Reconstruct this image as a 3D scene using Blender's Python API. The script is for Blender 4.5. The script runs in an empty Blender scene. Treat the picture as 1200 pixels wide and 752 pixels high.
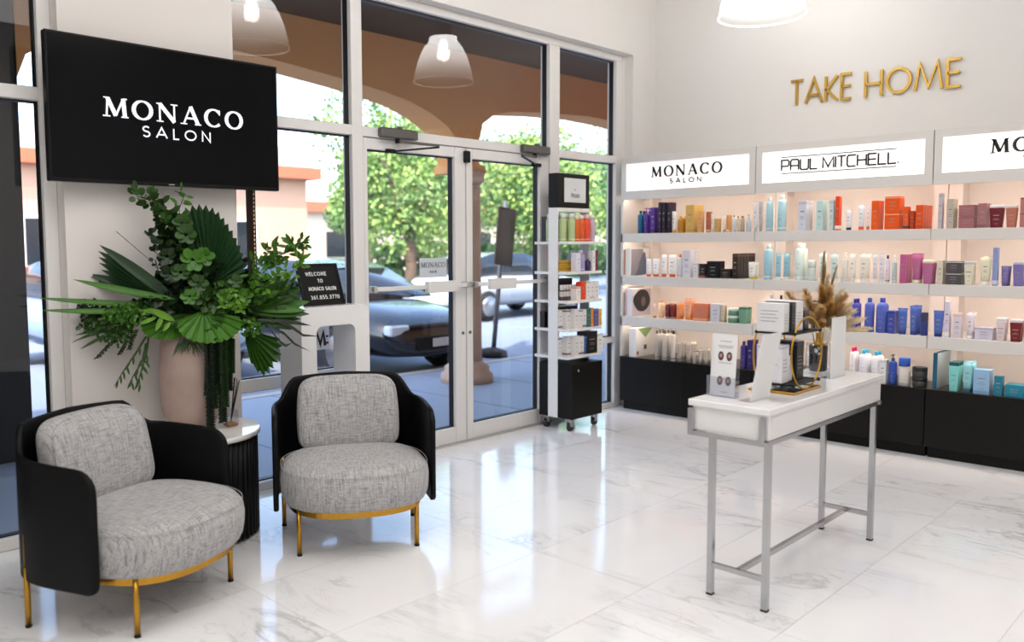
import bpy, bmesh, math, random
from mathutils import Vector, Matrix
random.seed(7)
R = math.radians
scene = bpy.context.scene
COL = scene.collection

# ---------------------------------------------------------------- camera
cam_d = bpy.data.cameras.new('camera'); cam = bpy.data.objects.new('camera', cam_d); COL.objects.link(cam)
rot = Matrix(((0.70061, -0.0501, 0.71178), (0.71352, 0.05757, -0.69827), (-0.00599, 0.99708, 0.07608)))
cam.matrix_world = Matrix.Translation((4.394, -6.916, 1.48)) @ rot.to_4x4()
cam_d.sensor_width = 36; cam_d.lens = 981.37 / 1200 * 36
cam_d.shift_x = 0.0534; cam_d.shift_y = -0.0121
cam_d.clip_start = 0.05; cam_d.clip_end = 300
cam_d.dof.use_dof = True; cam_d.dof.focus_distance = 4.9; cam_d.dof.aperture_fstop = 1.5
scene.camera = cam

# ---------------------------------------------------------------- world, sun, lights, exposure
world = bpy.data.worlds.new('sky'); scene.world = world; world.use_nodes = True
wn = world.node_tree.nodes; wl = world.node_tree.links
sky = wn.new('ShaderNodeTexSky'); sky.sky_type = 'NISHITA'; sky.sun_disc = False
sky.sun_elevation = R(48); sky.sun_rotation = R(150); sky.air_density = 1.0; sky.dust_density = 2.5; sky.ozone_density = 1.0
wn['Background'].inputs['Strength'].default_value = 0.95
wl.new(sky.outputs[0], wn['Background'].inputs['Color'])
sun_d = bpy.data.lights.new('sun', 'SUN'); sun = bpy.data.objects.new('sun', sun_d); COL.objects.link(sun)
sun_d.energy = 8.5; sun_d.angle = R(1.5); sun_d.color = (1, .95, .86)
sun.rotation_euler = Vector((.35, -.55, .8)).to_track_quat('Z', 'Y').to_euler()
for i, (x, y, e, s) in enumerate([(3.0, -3.4, 32, 2.0), (2.5, -5.8, 46, 2.0), (5.4, -3.6, 28, 2.0), (5.4, -6.6, 40, 2.0), (3.9, -8.4, 42, 2.0)]):
    d = bpy.data.lights.new('ceiling_area_light', 'AREA'); o = bpy.data.objects.new('ceiling_area_light', d); COL.objects.link(o)
    d.size = s; d.energy = e; d.color = (1, .985, .975); o.location = (x, y, 4.12)
scene.view_settings.view_transform = 'Standard'; scene.view_settings.look = 'None'
scene.view_settings.exposure = 0.0; scene.view_settings.gamma = 1.0; scene.view_settings.use_curve_mapping = False

# ---------------------------------------------------------------- helpers
def lin(h):
    if isinstance(h, str):
        h = [int(h[i:i + 2], 16) / 255 for i in (0, 2, 4)]
    return tuple((c / 12.92 if c <= .04045 else ((c + .055) / 1.055) ** 2.4) for c in h) + (1,)

MATS = {}
def mat(name, hexc, rough=.5, metal=0., var=.04, scale=8., bump=0., emis=0., trans=0., ior=1.45, coat=0., alpha=1., spec=.5):
    """principled material whose colour is gently varied by a noise texture"""
    if name in MATS: return MATS[name]
    m = bpy.data.materials.new(name); m.use_nodes = True; nt = m.node_tree; N = nt.nodes; L = nt.links
    b = N['Principled BSDF']; c = lin(hexc)
    tc = N.new('ShaderNodeTexCoord'); nz = N.new('ShaderNodeTexNoise'); nz.inputs['Scale'].default_value = scale; nz.inputs['Detail'].default_value = 4
    L.new(tc.outputs['Object'], nz.inputs['Vector'])
    mx = N.new('ShaderNodeMix'); mx.data_type = 'RGBA'
    mx.inputs[6].default_value = tuple(v * (1 - var) for v in c[:3]) + (1,)
    mx.inputs[7].default_value = tuple(min(1, v * (1 + var)) for v in c[:3]) + (1,)
    L.new(nz.outputs['Fac'], mx.inputs[0]); L.new(mx.outputs[2], b.inputs['Base Color'])
    b.inputs['Roughness'].default_value = rough; b.inputs['Metallic'].default_value = metal
    b.inputs['IOR'].default_value = ior; b.inputs['Transmission Weight'].default_value = trans
    b.inputs['Coat Weight'].default_value = coat; b.inputs['Alpha'].default_value = alpha
    b.inputs['Specular IOR Level'].default_value = spec
    if emis:
        b.inputs['Emission Color'].default_value = c; b.inputs['Emission Strength'].default_value = emis
    if bump:
        bp = N.new('ShaderNodeBump'); bp.inputs['Strength'].default_value = bump; bp.inputs['Distance'].default_value = .01
        L.new(nz.outputs['Fac'], bp.inputs['Height']); L.new(bp.outputs[0], b.inputs['Normal'])
    MATS[name] = m; return m

def thin_glass(name, tint=(.93, .96, .97), ior=1.5, boost=1.0, rough=0.0):
    m = bpy.data.materials.new(name); m.use_nodes = True; N = m.node_tree.nodes; L = m.node_tree.links
    N.remove(N['Principled BSDF']); out = N['Material Output']
    fr = N.new('ShaderNodeLayerWeight'); fr.inputs['Blend'].default_value = .5   # Facing output = 1 - cosine, the same from both sides
    pw = N.new('ShaderNodeMath'); pw.operation = 'POWER'; pw.inputs[1].default_value = 5; L.new(fr.outputs['Facing'], pw.inputs[0])
    f0 = ((ior - 1) / (ior + 1)) ** 2 * 1.9 * boost
    mm = N.new('ShaderNodeMath'); mm.operation = 'MULTIPLY_ADD'; mm.inputs[1].default_value = 1 - f0; mm.inputs[2].default_value = f0; mm.use_clamp = True
    tr = N.new('ShaderNodeBsdfTransparent'); tr.inputs[0].default_value = tint + (1,)
    gl = N.new('ShaderNodeBsdfGlossy'); gl.inputs['Roughness'].default_value = rough
    mx = N.new('ShaderNodeMixShader')
    L.new(pw.outputs[0], mm.inputs[0]); L.new(mm.outputs[0], mx.inputs[0]); L.new(tr.outputs[0], mx.inputs[1]); L.new(gl.outputs[0], mx.inputs[2])
    L.new(mx.outputs[0], out.inputs['Surface']); MATS[name] = m; return m

class MB:
    """collects shapes into one mesh"""
    def __init__(s): s.v = []; s.f = []; s.m = []; s.sm = []
    def add(s, vs, fs, mi=0, smooth=False):
        n = len(s.v); s.v += [tuple(p) for p in vs]; s.f += [tuple(n + i for i in f) for f in fs]
        s.m += [mi] * len(fs); s.sm += [smooth] * len(fs); return s
    def box(s, x0, x1, y0, y1, z0, z1, mi=0, c=0.):
        if c <= 0:
            vs = [(x, y, z) for z in (z0, z1) for y in (y0, y1) for x in (x0, x1)]
            return s.add(vs, [(0, 2, 3, 1), (4, 5, 7, 6), (0, 1, 5, 4), (2, 6, 7, 3), (0, 4, 6, 2), (1, 3, 7, 5)], mi)
        vs = []; idx = {}
        cx, cy, cz = (x0 + x1) / 2, (y0 + y1) / 2, (z0 + z1) / 2
        for sx in (0, 1):
            for sy in (0, 1):
                for sz in (0, 1):
                    X = (x0, x1)[sx]; Y = (y0, y1)[sy]; Z = (z0, z1)[sz]
                    dx = c * (1, -1)[sx]; dy = c * (1, -1)[sy]; dz = c * (1, -1)[sz]
                    for a, p in enumerate(((X, Y + dy, Z + dz), (X + dx, Y, Z + dz), (X + dx, Y + dy, Z))):
                        idx[(sx, sy, sz, a)] = len(vs); vs.append(p)
        fs = []
        def q(ks): fs.append(tuple(idx[k] for k in ks))
        for sx in (0, 1): q([(sx, 0, 0, 0), (sx, 1, 0, 0), (sx, 1, 1, 0), (sx, 0, 1, 0)])
        for sy in (0, 1): q([(0, sy, 0, 1), (1, sy, 0, 1), (1, sy, 1, 1), (0, sy, 1, 1)])
        for sz in (0, 1): q([(0, 0, sz, 2), (1, 0, sz, 2), (1, 1, sz, 2), (0, 1, sz, 2)])
        for sx in (0, 1):
            for sy in (0, 1): q([(sx, sy, 0, 0), (sx, sy, 1, 0), (sx, sy, 1, 1), (sx, sy, 0, 1)])
        for sx in (0, 1):
            for sz in (0, 1): q([(sx, 0, sz, 0), (sx, 1, sz, 0), (sx, 1, sz, 2), (sx, 0, sz, 2)])
        for sy in (0, 1):
            for sz in (0, 1): q([(0, sy, sz, 1), (1, sy, sz, 1), (1, sy, sz, 2), (0, sy, sz, 2)])
        for sx in (0, 1):
            for sy in (0, 1):
                for sz in (0, 1): fs.append(tuple(idx[(sx, sy, sz, a)] for a in range(3)))
        return s.add(vs, fs, mi)
    def loft(s, rings, mi=0, cap=(True, True), smooth=True, closed=True):
        n = len(rings[0]); vs = [p for r in rings for p in r]; fs = []
        for i in range(len(rings) - 1):
            for j in range(n if closed else n - 1):
                a = i * n + j; b = i * n + (j + 1) % n; fs.append((a, b, b + n, a + n))
        s.add(vs, fs, mi, smooth)
        k = len(s.v) - len(vs)
        for e, on in ((0, cap[0]), (len(rings) - 1, cap[1])):
            if on:
                f = tuple(k + e * n + j for j in range(n)); s.f.append(f[::-1] if e == 0 else f); s.m.append(mi); s.sm.append(False)
        return s
    def lathe(s, prof, cx=0, cy=0, n=20, mi=0, cap=(True, True), smooth=True, sx=1, sy=1):
        rings = [[(cx + r * sx * math.cos(2 * math.pi * j / n), cy + r * sy * math.sin(2 * math.pi * j / n), z) for j in range(n)] for r, z in prof]
        return s.loft(rings, mi, cap, smooth)
    def tube(s, pts, r, n=8, mi=0, closed=False, smooth=True):
        P = [Vector(p) for p in pts]; rings = []; m = len(P); rr = r if hasattr(r, '__len__') else [r] * m
        up = None
        for i in range(m):
            if closed: t = P[(i + 1) % m] - P[i - 1]
            else: t = P[min(i + 1, m - 1)] - P[max(i - 1, 0)]
            t.normalize()
            if up is None: up = Vector((0, 0, 1)) if abs(t.z) < .9 else Vector((1, 0, 0))
            a = up - t * up.dot(t); a.normalize(); b = t.cross(a); up = a
            rings.append([P[i] + (a * math.cos(2 * math.pi * j / n) + b * math.sin(2 * math.pi * j / n)) * rr[i] for j in range(n)])
        if closed: rings.append(rings[0])
        return s.loft(rings, mi, (not closed, not closed), smooth)
    def bar(s, a, b, w, mi=0):
        """square bar"""
        a = Vector(a); b = Vector(b); t = (b - a).normalized(); up = Vector((0, 0, 1)) if abs(t.z) < .9 else Vector((0, 1, 0))
        u = t.cross(up).normalized() * w / 2; v = t.cross(u.normalized()) * w / 2
        r = [[p + u + v, p - u + v, p - u - v, p + u - v] for p in (a, b)]
        return s.loft(r, mi, smooth=False)
    def prism(s, poly, z0, z1, mi=0, axis='z'):
        """extrude polygon; axis x: poly=(y,z), axis y: poly=(x,z)"""
        def P(p, t): return (p[0], p[1], t) if axis == 'z' else ((t, p[0], p[1]) if axis == 'x' else (p[0], t, p[1]))
        return s.loft([[P(p, z0) for p in poly], [P(p, z1) for p in poly]], mi, smooth=False)
    def mesh(s, name, mats):
        me = bpy.data.meshes.new(name); me.from_pydata(s.v, [], s.f)
        for m in mats: me.materials.append(m)
        me.polygons.foreach_set('material_index', s.m); me.polygons.foreach_set('use_smooth', s.sm)
        bm = bmesh.new(); bm.from_mesh(me); bmesh.ops.recalc_face_normals(bm, faces=bm.faces); bm.to_mesh(me); bm.free()
        me.update(); return me
    def build(s, name, mats, parent=None, loc=None, bevel=0, subd=0, **tags):
        if not isinstance(mats, (list, tuple)): mats = [mats]
        return link(name, s.mesh(name, mats), parent, loc, bevel, subd, **tags)

def link(name, me, parent=None, loc=None, bevel=0, subd=0, **tags):
    o = bpy.data.objects.new(name, me); COL.objects.link(o)
    if parent: o.parent = parent
    if loc: o.location = loc
    if bevel:
        b = o.modifiers.new('bevel', 'BEVEL'); b.width = bevel; b.segments = 2; b.limit_method = 'ANGLE'; b.angle_limit = R(40)
    if subd:
        b = o.modifiers.new('subd', 'SUBSURF'); b.levels = subd; b.render_levels = subd
    for k, v in tags.items(): o[k] = v
    return o

def thing(name, label=None, category=None, loc=(0, 0, 0), rz=0, group=None, kind=None):
    o = bpy.data.objects.new(name, None); COL.objects.link(o); o.location = loc; o.rotation_euler = (0, 0, rz); o.empty_display_size = .1
    if label: o['label'] = label
    if category: o['category'] = category
    if group: o['group'] = group
    if kind: o['kind'] = kind
    return o

def copy_tree(o, parent=None):
    c = o.copy(); COL.objects.link(c)
    if parent: c.parent = parent
    for ch in o.children: copy_tree(ch, c)
    return c

# ---- lettering drawn with strokes: every letter is a list of (polyline, weight) in a 1 high box
def ell(cx, cy, rx, ry, a0=0, a1=360, n=20): return [(cx + rx * math.cos(R(a0 + (a1 - a0) * i / n)), cy + ry * math.sin(R(a0 + (a1 - a0) * i / n))) for i in range(n + 1)]
def sans(ch):
    o = ell(.46, .5, .44, .46)
    T = {'A': (.84, [[(0, 0), (.42, 1), (.84, 0)], [(.15, .32), (.69, .32)]]), 'C': (.8, [ell(.46, .5, .44, .46, 48, 312)]),
         'E': (.5, [[(.5, 0), (.04, 0), (.04, 1), (.5, 1)], [(.04, .52), (.46, .52)]]), 'H': (.7, [[(.04, 0), (.04, 1)], [(.66, 0), (.66, 1)], [(.04, .5), (.66, .5)]]),
         'I': (.1, [[(.05, 0), (.05, 1)]]), 'K': (.62, [[(.04, 0), (.04, 1)], [(.6, 1), (.08, .46), (.62, 0)]]), 'L': (.46, [[(.04, 1), (.04, 0), (.46, 0)]]),
         'M': (.96, [[(0, 0), (.16, 1), (.48, .12), (.8, 1), (.96, 0)]]), 'N': (.72, [[(.04, 0), (.04, 1), (.68, 0), (.68, 1)]]), 'O': (.92, [o]),
         'P': (.56, [[(.04, 0), (.04, 1), (.3, 1)] + ell(.3, .74, .24, .26, 90, -90, 8) + [(.04, .48)]]), 'R': (.6, [[(.04, 0), (.04, 1), (.3, 1)] + ell(.3, .74, .24, .26, 90, -90, 8) + [(.04, .48)], [(.28, .48), (.56, 0)]]),
         'S': (.56, [ell(.28, .75, .24, .23, 30, 270, 10) + ell(.28, .27, .26, .25, 90, -150, 10)]), 'T': (.62, [[(0, 1), (.62, 1)], [(.31, 1), (.31, 0)]]),
         'U': (.7, [[(.04, 1), (.04, .32)] + ell(.35, .32, .31, .3, 180, 360, 8) + [(.66, 1)]]), 'W': (1.0, [[(0, 1), (.24, 0), (.5, .9), (.76, 0), (1, 1)]]),
         '.': (.1, [[(.05, 0), (.05, .1)]]), ':': (.12, [[(.06, .12), (.06, .26)], [(.06, .62), (.06, .76)]]), ' ': (.4, []),
         '0': (.56, [ell(.28, .5, .26, .48)]), '1': (.3, [[(.0, .8), (.18, 1), (.18, 0)]]), '3': (.52, [ell(.24, .75, .24, .24, 140, -90, 8) + ell(.24, .26, .26, .26, 90, -140, 8)]),
         '5': (.54, [[(.5, 1), (.1, 1), (.06, .56)] + ell(.24, .32, .28, .3, 100, -140, 10)]), '6': (.54, [ell(.28, .3, .25, .28) , [(.04, .36), (.12, .7), (.4, 1)]]),
         '7': (.52, [[(0, 1), (.52, 1), (.16, 0)]]), '8': (.54, [ell(.27, .26, .25, .25), ell(.27, .75, .21, .22)])}
    w, ls = T[ch]; return w, [(l, 1) for l in ls]
def square(ch):
    """wide squared capitals"""
    c = .14
    def rr(x0, y0, x1, y1): return [(x0, y0), (x1 - c, y0), (x1, y0 + c), (x1, y1 - c), (x1 - c, y1), (x0, y1)]
    T = {'P': (.95, [[(.03, 0), (.03, 1), (.8, 1), (.92, .86), (.92, .54), (.8, .42), (.03, .42)]]), 'A': (1.0, [[(.03, 0), (.03, .86), (.16, 1), (.84, 1), (.97, .86), (.97, 0)], [(.03, .42), (.97, .42)]]),
         'U': (1.0, [[(.03, 1), (.03, .14), (.16, 0), (.84, 0), (.97, .14), (.97, 1)]]), 'L': (.85, [[(.03, 1), (.03, 0), (.85, 0)]]), 'M': (1.25, [[(.03, 0), (.03, 1), (.62, .1), (1.22, 1), (1.22, 0)]]),
         'I': (.08, [[(.04, 0), (.04, 1)]]), 'T': (.9, [[(0, 1), (.9, 1)], [(.45, 1), (.45, 0)]]), 'C': (.95, [[(.95, 1), (.16, 1), (.03, .86), (.03, .14), (.16, 0), (.95, 0)]]),
         'H': (1.0, [[(.03, 0), (.03, 1)], [(.97, 0), (.97, 1)], [(.03, .5), (.97, .5)]]), 'E': (.9, [[(.9, 0), (.03, 0), (.03, 1), (.9, 1)], [(.03, .5), (.84, .5)]]), '.': (.1, [[(.05, 0), (.05, .12)]]), ' ': (.3, [])}
    w, ls = T[ch]; return w, [(l, 1) for l in ls]
def serif(ch):
    """roman capitals: thick and thin strokes with serifs"""
    def sf(x, y, w=.17): return ([(x - w, y), (x + w, y)], .38)
    t, k = .62, 1.35
    if ch == 'M': return 1.12, [([(.14, .02), (.2, .98)], t), ([(.2, .98), (.56, .06)], k), ([(.56, .06), (.92, .98)], t), ([(.92, .98), (.98, .02)], k), sf(.14, .02), sf(.98, .02), sf(.12, .98, .1), sf(1.0, .98, .1)]
    if ch == 'N': return 1.0, [([(.14, .02), (.14, .98)], t), ([(.14, .98), (.86, .02)], k), ([(.86, .02), (.86, .98)], t), sf(.14, .02), sf(.86, .98), sf(.08, .98, .1)]
    if ch == 'A': return 1.0, [([(.12, .02), (.48, 1)], t), ([(.48, 1), (.86, .02)], k), ([(.24, .34), (.74, .34)], t), sf(.12, .02), sf(.86, .02)]
    if ch in 'OC':
        a0, a1 = (0, 360) if ch == 'O' else (42, 318); n = 24; L = []
        for i in range(n):
            a = a0 + (a1 - a0) * i / n; b = a0 + (a1 - a0) * (i + 1) / n; mid = R((a + b) / 2)
            L.append(([(.48 + .42 * math.cos(R(a)), .5 + .48 * math.sin(R(a))), (.48 + .42 * math.cos(R(b)), .5 + .48 * math.sin(R(b)))], .55 + .85 * abs(math.cos(mid)) ** 1.3))
        if ch == 'C': L.append(([(.80, .98), (.80, .68)], .4)); return .9, L
        return .96, L
    return sans(ch)
def text_mb(txt, h, weight, font=sans, gap=.25, depth=.002, align='c', width=None):
    """returns MB in local plane: x right, z up, front towards -y; centred on x"""
    x = 0; strokes = []
    for ch in txt:
        w, ls = font(ch)
        for l, k in ls: strokes.append(([(x + a, b) for a, b in l], k))
        x += w + gap
    x -= gap; mb = MB(); sc = h; sx = h if width is None else width / x
    for l, k in strokes:
        hw = weight * k / 2
        P = [Vector((a * sx - x * sx / 2, b * sc)) for a, b in l]
        closed = (P[0] - P[-1]).length < 1e-6 and len(P) > 3
        Lf = []; Rt = []; n = len(P)
        for i in range(n):
            d0 = (P[i] - P[i - 1]) if i > 0 else ((P[-1] - P[-2]) if closed else (P[1] - P[0]))
            d1 = (P[i + 1] - P[i]) if i < n - 1 else ((P[1] - P[0]) if closed else (P[-1] - P[-2]))
            d0 = d0.normalized(); d1 = d1.normalized(); n0 = Vector((-d0.y, d0.x)); n1 = Vector((-d1.y, d1.x)); m = n0 + n1
            if m.length < .2: m = n1
            m.normalize(); q = hw / max(.45, m.dot(n1)); Lf.append(P[i] + m * q); Rt.append(P[i] - m * q)
        for i in range(n - 1):
            quad = [Lf[i], Lf[i + 1], Rt[i + 1], Rt[i]]
            mb.loft([[(p.x, -depth, p.y) for p in quad], [(p.x, 0, p.y) for p in quad]], 0, smooth=False)
    return mb
def put_text(txt, h, weight, m, loc, rz, parent=None, name='letter', tilt=0, font=sans, gap=.25, depth=.002, width=None):
    """one object per letter, standing in a row centred on loc; x runs along the face"""
    x = 0; pos = []
    for ch in txt: w = font(ch)[0]; pos.append((ch, x, w)); x += w + gap
    x -= gap; sx = h if width is None else width / x
    for ch, a, w in pos:
        if ch == ' ': continue
        k = (a + w / 2) * sx - x * sx / 2; mb = MB()
        mb = text_mb(ch, h, weight, font=font, depth=depth, width=w * sx)
        o = mb.build('punctuation_dot' if ch in '.:' else name, m, parent); o.location = (loc[0] + k * math.cos(rz), loc[1] + k * math.sin(rz), loc[2]); o.rotation_euler = (tilt, 0, rz)
# rz for a face looking along +x is 90 degrees, for a face looking along -y it is 0

# ---------------------------------------------------------------- materials
M_wall = mat('wall_paint', 'e3e0dc', .6, var=.015, scale=3, bump=.03)
M_frame = mat('white_aluminium', 'e2dfdc', .35, var=.02)
M_gasket = mat('black_gasket', '08080a', .5)
M_alu = mat('satin_aluminium', 'c9c9c8', .3, .8)
M_grey = mat('closer_grey', '6a6765', .4, .6)
M_black = mat('black_plastic', '08080a', .4, spec=.3)
M_white = mat('white_gloss', 'eeecea', .2, coat=.3, var=.01)
M_unit = mat('pale_grey_laminate', 'd8d3cd', .4, var=.01)
M_peach = mat('shelf_back_paint', 'efe6e0', .6, var=.01)
M_ebony = mat('dark_wenge_laminate', '0f0d0b', .45, var=.15, scale=20, spec=.25)
M_gold = mat('brushed_brass', 'c39238', .28, 1., var=.1, scale=30)
M_goldpaint = mat('gold_letter', 'c9a24c', .35, .6, var=.03)
M_leather = mat('black_leather', '040405', .55, var=.1, scale=60, bump=.08, spec=.22)
M_chrome = mat('brushed_chrome', 'b8b8ba', .22, 1., var=.05, scale=40)
M_ink = mat('black_ink', '0a0a0c', .5)
M_glass = thin_glass('window_glass', (.94, .96, .97), 1.5, .8)
M_clear = thin_glass('clear_acrylic', (.93, .94, .97), 1.45, 1.8)
# ---------------------------------------------------------------- floor: marble slabs laid as tiles
def marble():
    m = bpy.data.materials.new('polished_marble'); m.use_nodes = True; N = m.node_tree.nodes; L = m.node_tree.links; b = N['Principled BSDF']
    geo = N.new('ShaderNodeNewGeometry'); oi = N.new('ShaderNodeObjectInfo')
    mul = N.new('ShaderNodeVectorMath'); mul.operation = 'SCALE'; L.new(oi.outputs['Random'], mul.inputs['Scale']); mul.inputs[0].default_value = (31, 17, 9)
    add = N.new('ShaderNodeVectorMath'); add.operation = 'ADD'; L.new(geo.outputs['Position'], add.inputs[0]); L.new(mul.outputs[0], add.inputs[1])
    mp = N.new('ShaderNodeMapping'); mp.inputs['Rotation'].default_value = (0, 0, R(-38)); mp.inputs['Scale'].default_value = (.55, 1.7, 1); L.new(add.outputs[0], mp.inputs[0])
    col = None
    for k, (sc, th, amt, dist) in enumerate(((1.1, .022, .34, 1.6), (2.6, .013, .22, 2.2), (.6, .09, .10, .8))):
        nz = N.new('ShaderNodeTexNoise'); nz.inputs['Scale'].default_value = sc; nz.inputs['Detail'].default_value = 7; nz.inputs['Roughness'].default_value = .55; nz.inputs['Distortion'].default_value = dist
        L.new(mp.outputs[0], nz.inputs['Vector'])
        s1 = N.new('ShaderNodeMath'); s1.operation = 'SUBTRACT'; s1.inputs[1].default_value = .5; L.new(nz.outputs['Fac'], s1.inputs[0])
        ab = N.new('ShaderNodeMath'); ab.operation = 'ABSOLUTE'; L.new(s1.outputs[0], ab.inputs[0])
        mr = N.new('ShaderNodeMapRange'); mr.inputs['From Min'].default_value = 0; mr.inputs['From Max'].default_value = th; mr.inputs['To Min'].default_value = amt; mr.inputs['To Max'].default_value = 0
        L.new(ab.outputs[0], mr.inputs['Value'])
        nm = N.new('ShaderNodeTexNoise'); nm.inputs['Scale'].default_value = 1.3; L.new(add.outputs[0], nm.inputs['Vector'])
        mk = N.new('ShaderNodeMapRange'); mk.inputs['From Min'].default_value = .42; mk.inputs['From Max'].default_value = .62; L.new(nm.outputs['Fac'], mk.inputs['Value'])
        pr = N.new('ShaderNodeMath'); pr.operation = 'MULTIPLY'; L.new(mr.outputs[0], pr.inputs[0]); L.new(mk.outputs[0], pr.inputs[1])
        mx = N.new('ShaderNodeMix'); mx.data_type = 'RGBA'; L.new(pr.outputs[0], mx.inputs[0]); mx.inputs[7].default_value = lin('66666c')
        if col is None: mx.inputs[6].default_value = lin('f3f2f2')
        else: L.new(col, mx.inputs[6])
        col = mx.outputs[2]
    L.new(col, b.inputs['Base Color']); b.inputs['Roughness'].default_value = .09; b.inputs['IOR'].default_value = 1.5
    return m
M_marble = marble()
floor = MB().box(0, 7.6, -9.5, -.14, -.06, -.0025).build('floor', mat('grout', 'bfbdbb', .8), kind='structure')
tile_me = MB().box(.0008, .6017, .0008, 1.2042, -.002, 0).mesh('tile', [M_marble])
ix = 0
x = .0375 - .6025
while x < 7.6:
    y = -5.09 - 1.205 * 4
    while y < -.14:
        x0, x1 = max(x, 0), min(x + .6025, 7.6); y0, y1 = max(y, -9.5), min(y + 1.205, -.14)
        if x1 - x0 > .02 and y1 - y0 > .02:
            if x1 - x0 > .6 and y1 - y0 > 1.2: t = link('tile', tile_me, floor, (x, y, 0))
            else: t = MB().box(.0008, x1 - x0 - .0008, .0008, y1 - y0 - .0008, -.002, 0).build('tile', M_marble, floor, (x0, y0, 0))
        y += 1.205
    x += .6025

# ---------------------------------------------------------------- walls and ceiling
def plaster():
    m = mat('column_plaster', 'dcd6d1', .7, var=.03, scale=2.5, bump=.04); N = m.node_tree.nodes; L = m.node_tree.links
    return m
MB().box(-.1, 8.2, -.14, .06, -.06, 4.3).build('wall_back', M_wall, kind='structure')
MB().box(-.1, .09, -.49, -.14, -.06, 3.146).box(-.1, .09, -9.7, -.14, 3.146, 4.3).box(-.1, .09, -9.7, -7.6, -.06, 3.146).build('wall_left', M_wall, kind='structure')
MB().box(-.1, .09, -5.392, -4.449, -.06, 3.146).build('trim_1', plaster(), kind='structure')
MB().box(7.6, 7.8, -9.7, .06, -.06, 4.3).build('wall_right', M_wall, kind='structure')
MB().box(-.1, 7.8, -9.7, -9.5, -.06, 4.3).build('wall_front', M_wall, kind='structure')
MB().box(-.1, 8.2, -9.7, .06, 4.3, 4.45).build('ceiling', M_wall, kind='structure')

# ---------------------------------------------------------------- storefront windows
GX = -.055
def frame_box(mb, y0, y1, z0, z1, x0=-.1, x1=0.): mb.box(x0, x1, y0, y1, z0, z1, c=.003)
def gasket(root, y0, y1, z0, z1, g=.007):
    m = MB()
    for a in ((y0, y0 + g, z0, z1), (y1 - g, y1, z0, z1), (y0, y1, z0, z0 + g), (y0, y1, z1 - g, z1)): m.box(GX - .02, GX + .02, *a)
    m.build('gasket', M_gasket, root)
def pane(root, y0, y1, z0, z1):
    MB().add([(GX, y0, z0), (GX, y1, z0), (GX, y1, z1), (GX, y0, z1)], [(0, 1, 2, 3)]).build('pane', M_glass, root)
    gasket(root, y0, y1, z0, z1)
def window(name, y0, y1, zs, bars):
    w = thing(name, kind='structure'); 
    for k, (a, b, c, d) in enumerate(bars):
        m = MB(); frame_box(m, a, b, c, d); m.build('mullion' if d - c > 1 else 'frame_rail', M_frame, w)
    for z0, z1 in zs: pane(w, y0, y1, z0, z1)
    return w
ZT, ZB = 2.258, 2.193
window('window_1', -7.6, -5.455, [(ZT, 3.09), (.06, ZB)], [(-5.455, -5.392, 0, 3.09), (-7.6, -5.392, 3.09, 3.146), (-7.6, -5.455, ZB, ZT), (-7.6, -5.455, 0, .06), (-7.6, -7.54, .06, 3.09)])
window('window_2', -4.40, -3.55, [(ZT, 3.09), (.685, ZB), (.05, .608)], [(-3.55, -3.46, 0, 3.09), (-4.449, -3.46, 3.09, 3.146), (-4.40, -3.55, ZB, ZT), (-4.40, -3.55, .608, .685), (-4.40, -3.55, 0, .05), (-4.449, -4.40, 0, 3.09)])
window('window_3', -3.46, -1.54, [(ZT, 3.09)], [(-3.46, -1.40, 3.09, 3.146), (-3.46, -1.54, ZB, ZT), (-1.54, -1.41, 0, 3.09)])
window('window_4', -1.41, -.61, [(ZT, 3.09), (.64, ZB), (.04, .59)], [(-1.41, -.53, 3.09, 3.146), (-1.41, -.61, ZB, ZT), (-1.41, -.61, .59, .64), (-1.41, -.61, 0, .04), (-.61, -.53, 0, 3.09)])
MB().box(-.1, .0, -.53, -.49, 0, 3.146).build('trim_2', M_wall, kind='structure')

def door(name, y0, y1, g0, g1, hinge_left, padc):
    d = thing(name, kind='structure'); zt = 2.19
    a, b = sorted((y0, y1))
    MB().box(-.08, -.004, a + .003, g0, .012, zt - .003, c=.003).build('door_stile', M_frame, d)
    MB().box(-.08, -.004, g1, b - .003, .012, zt - .003, c=.003).build('door_stile', M_frame, d)
    MB().box(-.08, -.006, g0, g1, 2.114, zt - .003, c=.003).build('top_rail', M_frame, d)
    MB().box(-.08, -.006, g0, g1, .012, .125, c=.003).build('bottom_rail', M_frame, d)
    pane(d, g0, g1, .125, 2.114)
    p = MB().box(.035, .055, a + .03, b - .03, 1.17, 1.2, c=.003).build('push_bar', M_frame, d)
    MB().box(.03, .075, padc - .145, padc + .145, 1.143, 1.222, c=.004).build('push_pad', M_frame, p)
    for yy in (a + .03, b - .05): MB().box(-.01, .06, yy, yy + .03, 1.163, 1.207, c=.003).build('bar_bracket', M_alu, p)
    MB().lathe([(.001, 0), (.012, 0), (.012, .006), (.001, .006)], n=12).build('lock_cylinder', M_grey, d, ((-.004), (-2.545 if hinge_left else -2.47), .825)).rotation_euler = (0, R(90), 0)
    return d
door_a = door('door_1', -3.46, -2.507, -3.425, -2.617, True, -2.81)
door_b = door('door_2', -2.503, -1.545, -2.435, -1.655, False, -2.17)
MB().box(-.005, .03, -2.535, -2.485, 2.08, 2.165, c=.006).build('flush_bolt', M_black, door_a)
MB().box(-.09, .02, -3.46, -1.54, 0, .012).build('trim_3', M_alu, kind='structure')
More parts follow.
